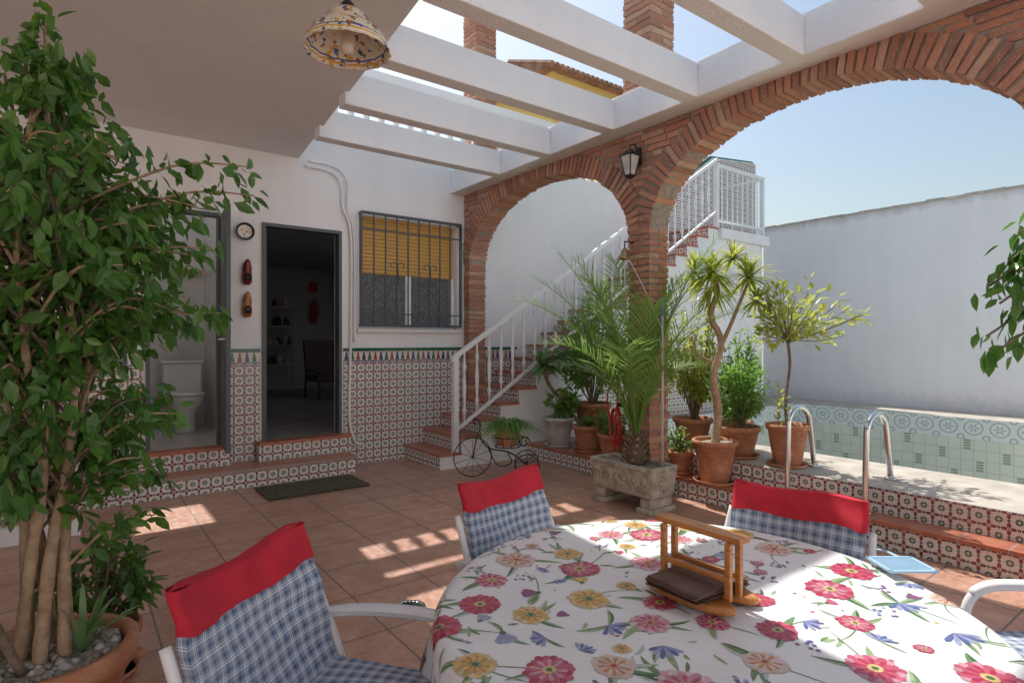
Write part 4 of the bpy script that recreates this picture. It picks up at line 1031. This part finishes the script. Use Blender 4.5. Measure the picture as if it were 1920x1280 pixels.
for i in range(6):
    a=i*pi/3+.3; rr=.07; x,y=fc[0]+rr*math.cos(a),fc[1]+rr*math.sin(a)
    tx_,ty_=fc[0]+.12*math.cos(a+.9),fc[1]+.12*math.sin(a+.9)
    P=cat([(x,y,.35),(fc[0]+.05*math.cos(a+.5),fc[1]+.05*math.sin(a+.5),.7),(fc[0]+.07*math.cos(a+1.2),fc[1]+.07*math.sin(a+1.2),1.0),(tx_,ty_,1.35),(fc[0]+.11*math.cos(a+.6),fc[1]+.11*math.sin(a+.6),1.75),(fc[0]+.03*math.cos(a),fc[1]+.03*math.sin(a),2.05+.05*i)],7)
    gt.tube(P,[.022*(1-.8*k/len(P))*(1+.08*math.sin(k*1.7+i)) for k in range(len(P))],'bark_l',9); tops.append(P)
gt.tube(cat([(fc[0]-.05,fc[1]-.1,.36),(fc[0]-.15,fc[1]-.16,.7),(fc[0]-.12,fc[1]-.18,1.0)],5),.014,'bark',7)
gt.tube(cat([(fc[0]-.12,fc[1]+.05,.36),(fc[0]-.24,fc[1]+.0,.75),(fc[0]-.10,fc[1]+.0,1.02),(fc[0]-.2,fc[1]+.1,1.3)],6),[.022-.0008*k for k in range(19)],'bark_l',8)
def hang(P,n,L,W,spread=.05):
    for j in range(n):
        t=R.uniform(.3,1.); i=min(len(P)-2,int(t*(len(P)-1))); q_=P[i].lerp(P[i+1],R.random())+rv(spread)
        tg=(P[i+1]-P[i]).normalized(); d=tg*.5+rv(.75)+Vector((0,0,-.75)); l=L*R.uniform(.6,1.15)
        gl.leaf(q_,d,(rv(1)+Vector((0,0,.4))+ (q_-Vector((fc[0],fc[1],q_.z)))*1.2).normalized(),l,l*R.uniform(.40,.52),'fic',.12,.2)
for i in range(230):
    z=R.choice((R.uniform(.85,1.95),R.uniform(1.0,1.95),R.uniform(1.4,2.05))) if i>14 else R.uniform(2.0,2.4); a=R.uniform(0,2*pi); rr=Rz(z)*R.uniform(.45,1.1)
    p=Vector((fc[0]+rr*math.cos(a),fc[1]+rr*math.sin(a),z)); tr_=tops[i%6]; s_=min(tr_,key=lambda q_:abs(q_.z-(z-.22 if z>.9 else z+.15)))
    m=s_.lerp(p,.55)+Vector((0,0,.10))+rv(.03); P=cat([s_,m,p],6); gt.tube(P,[.007*(1-.75*k/len(P)) for k in range(len(P))],'bark_l' if i%2 else 'bark',5,False)
    hang(P,27,.068,.04)
for (r_,f_,z_) in((.60,.15,2.02),(.60,.2,1.93),(.50,.1,1.72),(.50,.15,1.5),(.38,.1,1.15),(.33,.1,.95),(.25,.1,2.06),(.0,0,2.46),(-.02,.03,2.36),(.06,-.02,2.28),(.30,.1,.8),(-.3,.1,2.1),(-.1,.1,2.2),(.12,0,2.15)):
    p=Vector((fc[0],fc[1],0))+rl*r_+fw*f_+Vector((0,0,z_)); s_=Vector((fc[0],fc[1],z_-.22)); P=cat([s_,s_.lerp(p,.6)+Vector((0,0,.07)),p],6); gt.tube(P,[.007*(1-.7*k/len(P)) for k in range(len(P))],'bark_l',5,False); hang(P,32,.068,.04,.035)
gt.build('trunks',Fc,True); gl.build('leaves',Fc)
g=MB(); strap(g,(fc[0]+.1,fc[1]-.05,.37),18,.34,.03,'succ',.5,1.45,.4); shrub(g,(fc[0]-.35,fc[1]-.05,.72),.2,.3,300,.08,.045,'fic',z0=.34); g.build('underplanting',Fc)
g=MB(); c=(-.75,3.1,0); b5=root('leafy_shrub',c); pot(g,c,.22,.35); g.build('pot',b5,True); g=MB(); shrub(g,(-.7,3.1,.75),.38,.5,1200,.09,.05,'fic',z0=.32); g.build('foliage',b5)
g=MB(); c=(.10,3.0,0); b5=root('leafy_shrub',c); pot(g,c,.14,.2); g.build('pot',b5,True); g=MB(); shrub(g,(.10,3.0,.42),.2,.28,420,.07,.04,'fic',z0=.18); g.build('foliage',b5)
# tree at right, mostly outside the frame
Rt=root('citrus_tree',(3.35,.15,0)); g=MB(); pot(g,(3.35,.15,0),.24,.4); g.build('pot',Rt,True); g=MB(); gl=MB(); fc=(3.35,.15,0)
g.tube(cat([(3.35,.15,.35),(3.37,.13,1.0),(3.35,.16,1.7),(3.33,.15,2.2)],6),.028,'bark',8)
for i in range(46):
    a=R.uniform(0,2*pi); rr=R.uniform(.25,.5); z=R.uniform(1.45,2.2); s_=Vector((3.35,.15,z-.05)); p=Vector((3.35+rr*math.cos(a),.15+rr*math.sin(a),z-.12)); P=cat([s_,s_.lerp(p,.5)+Vector((0,0,.1)),p],6); g.tube(P,.005,'bark',5,False); hang(P,18,.085,.04)
for (x,y,z) in((2.93,.74,1.42),(2.98,.75,1.62),(3.0,.68,1.8),(2.96,.66,1.5),(3.05,.7,1.72),(2.88,.72,1.34),(2.98,.64,1.68),(2.94,.70,1.55)):
    s_=Vector((3.3,.25,z+.25)); p=Vector((x,y,z)); P=cat([s_,s_.lerp(p,.55)+Vector((0,0,.08)),p],6); g.tube(P,.005,'bark',5,False); hang(P,36,.085,.04,.045)
g.build('trunk',Rt,True); gl.build('leaves',Rt)
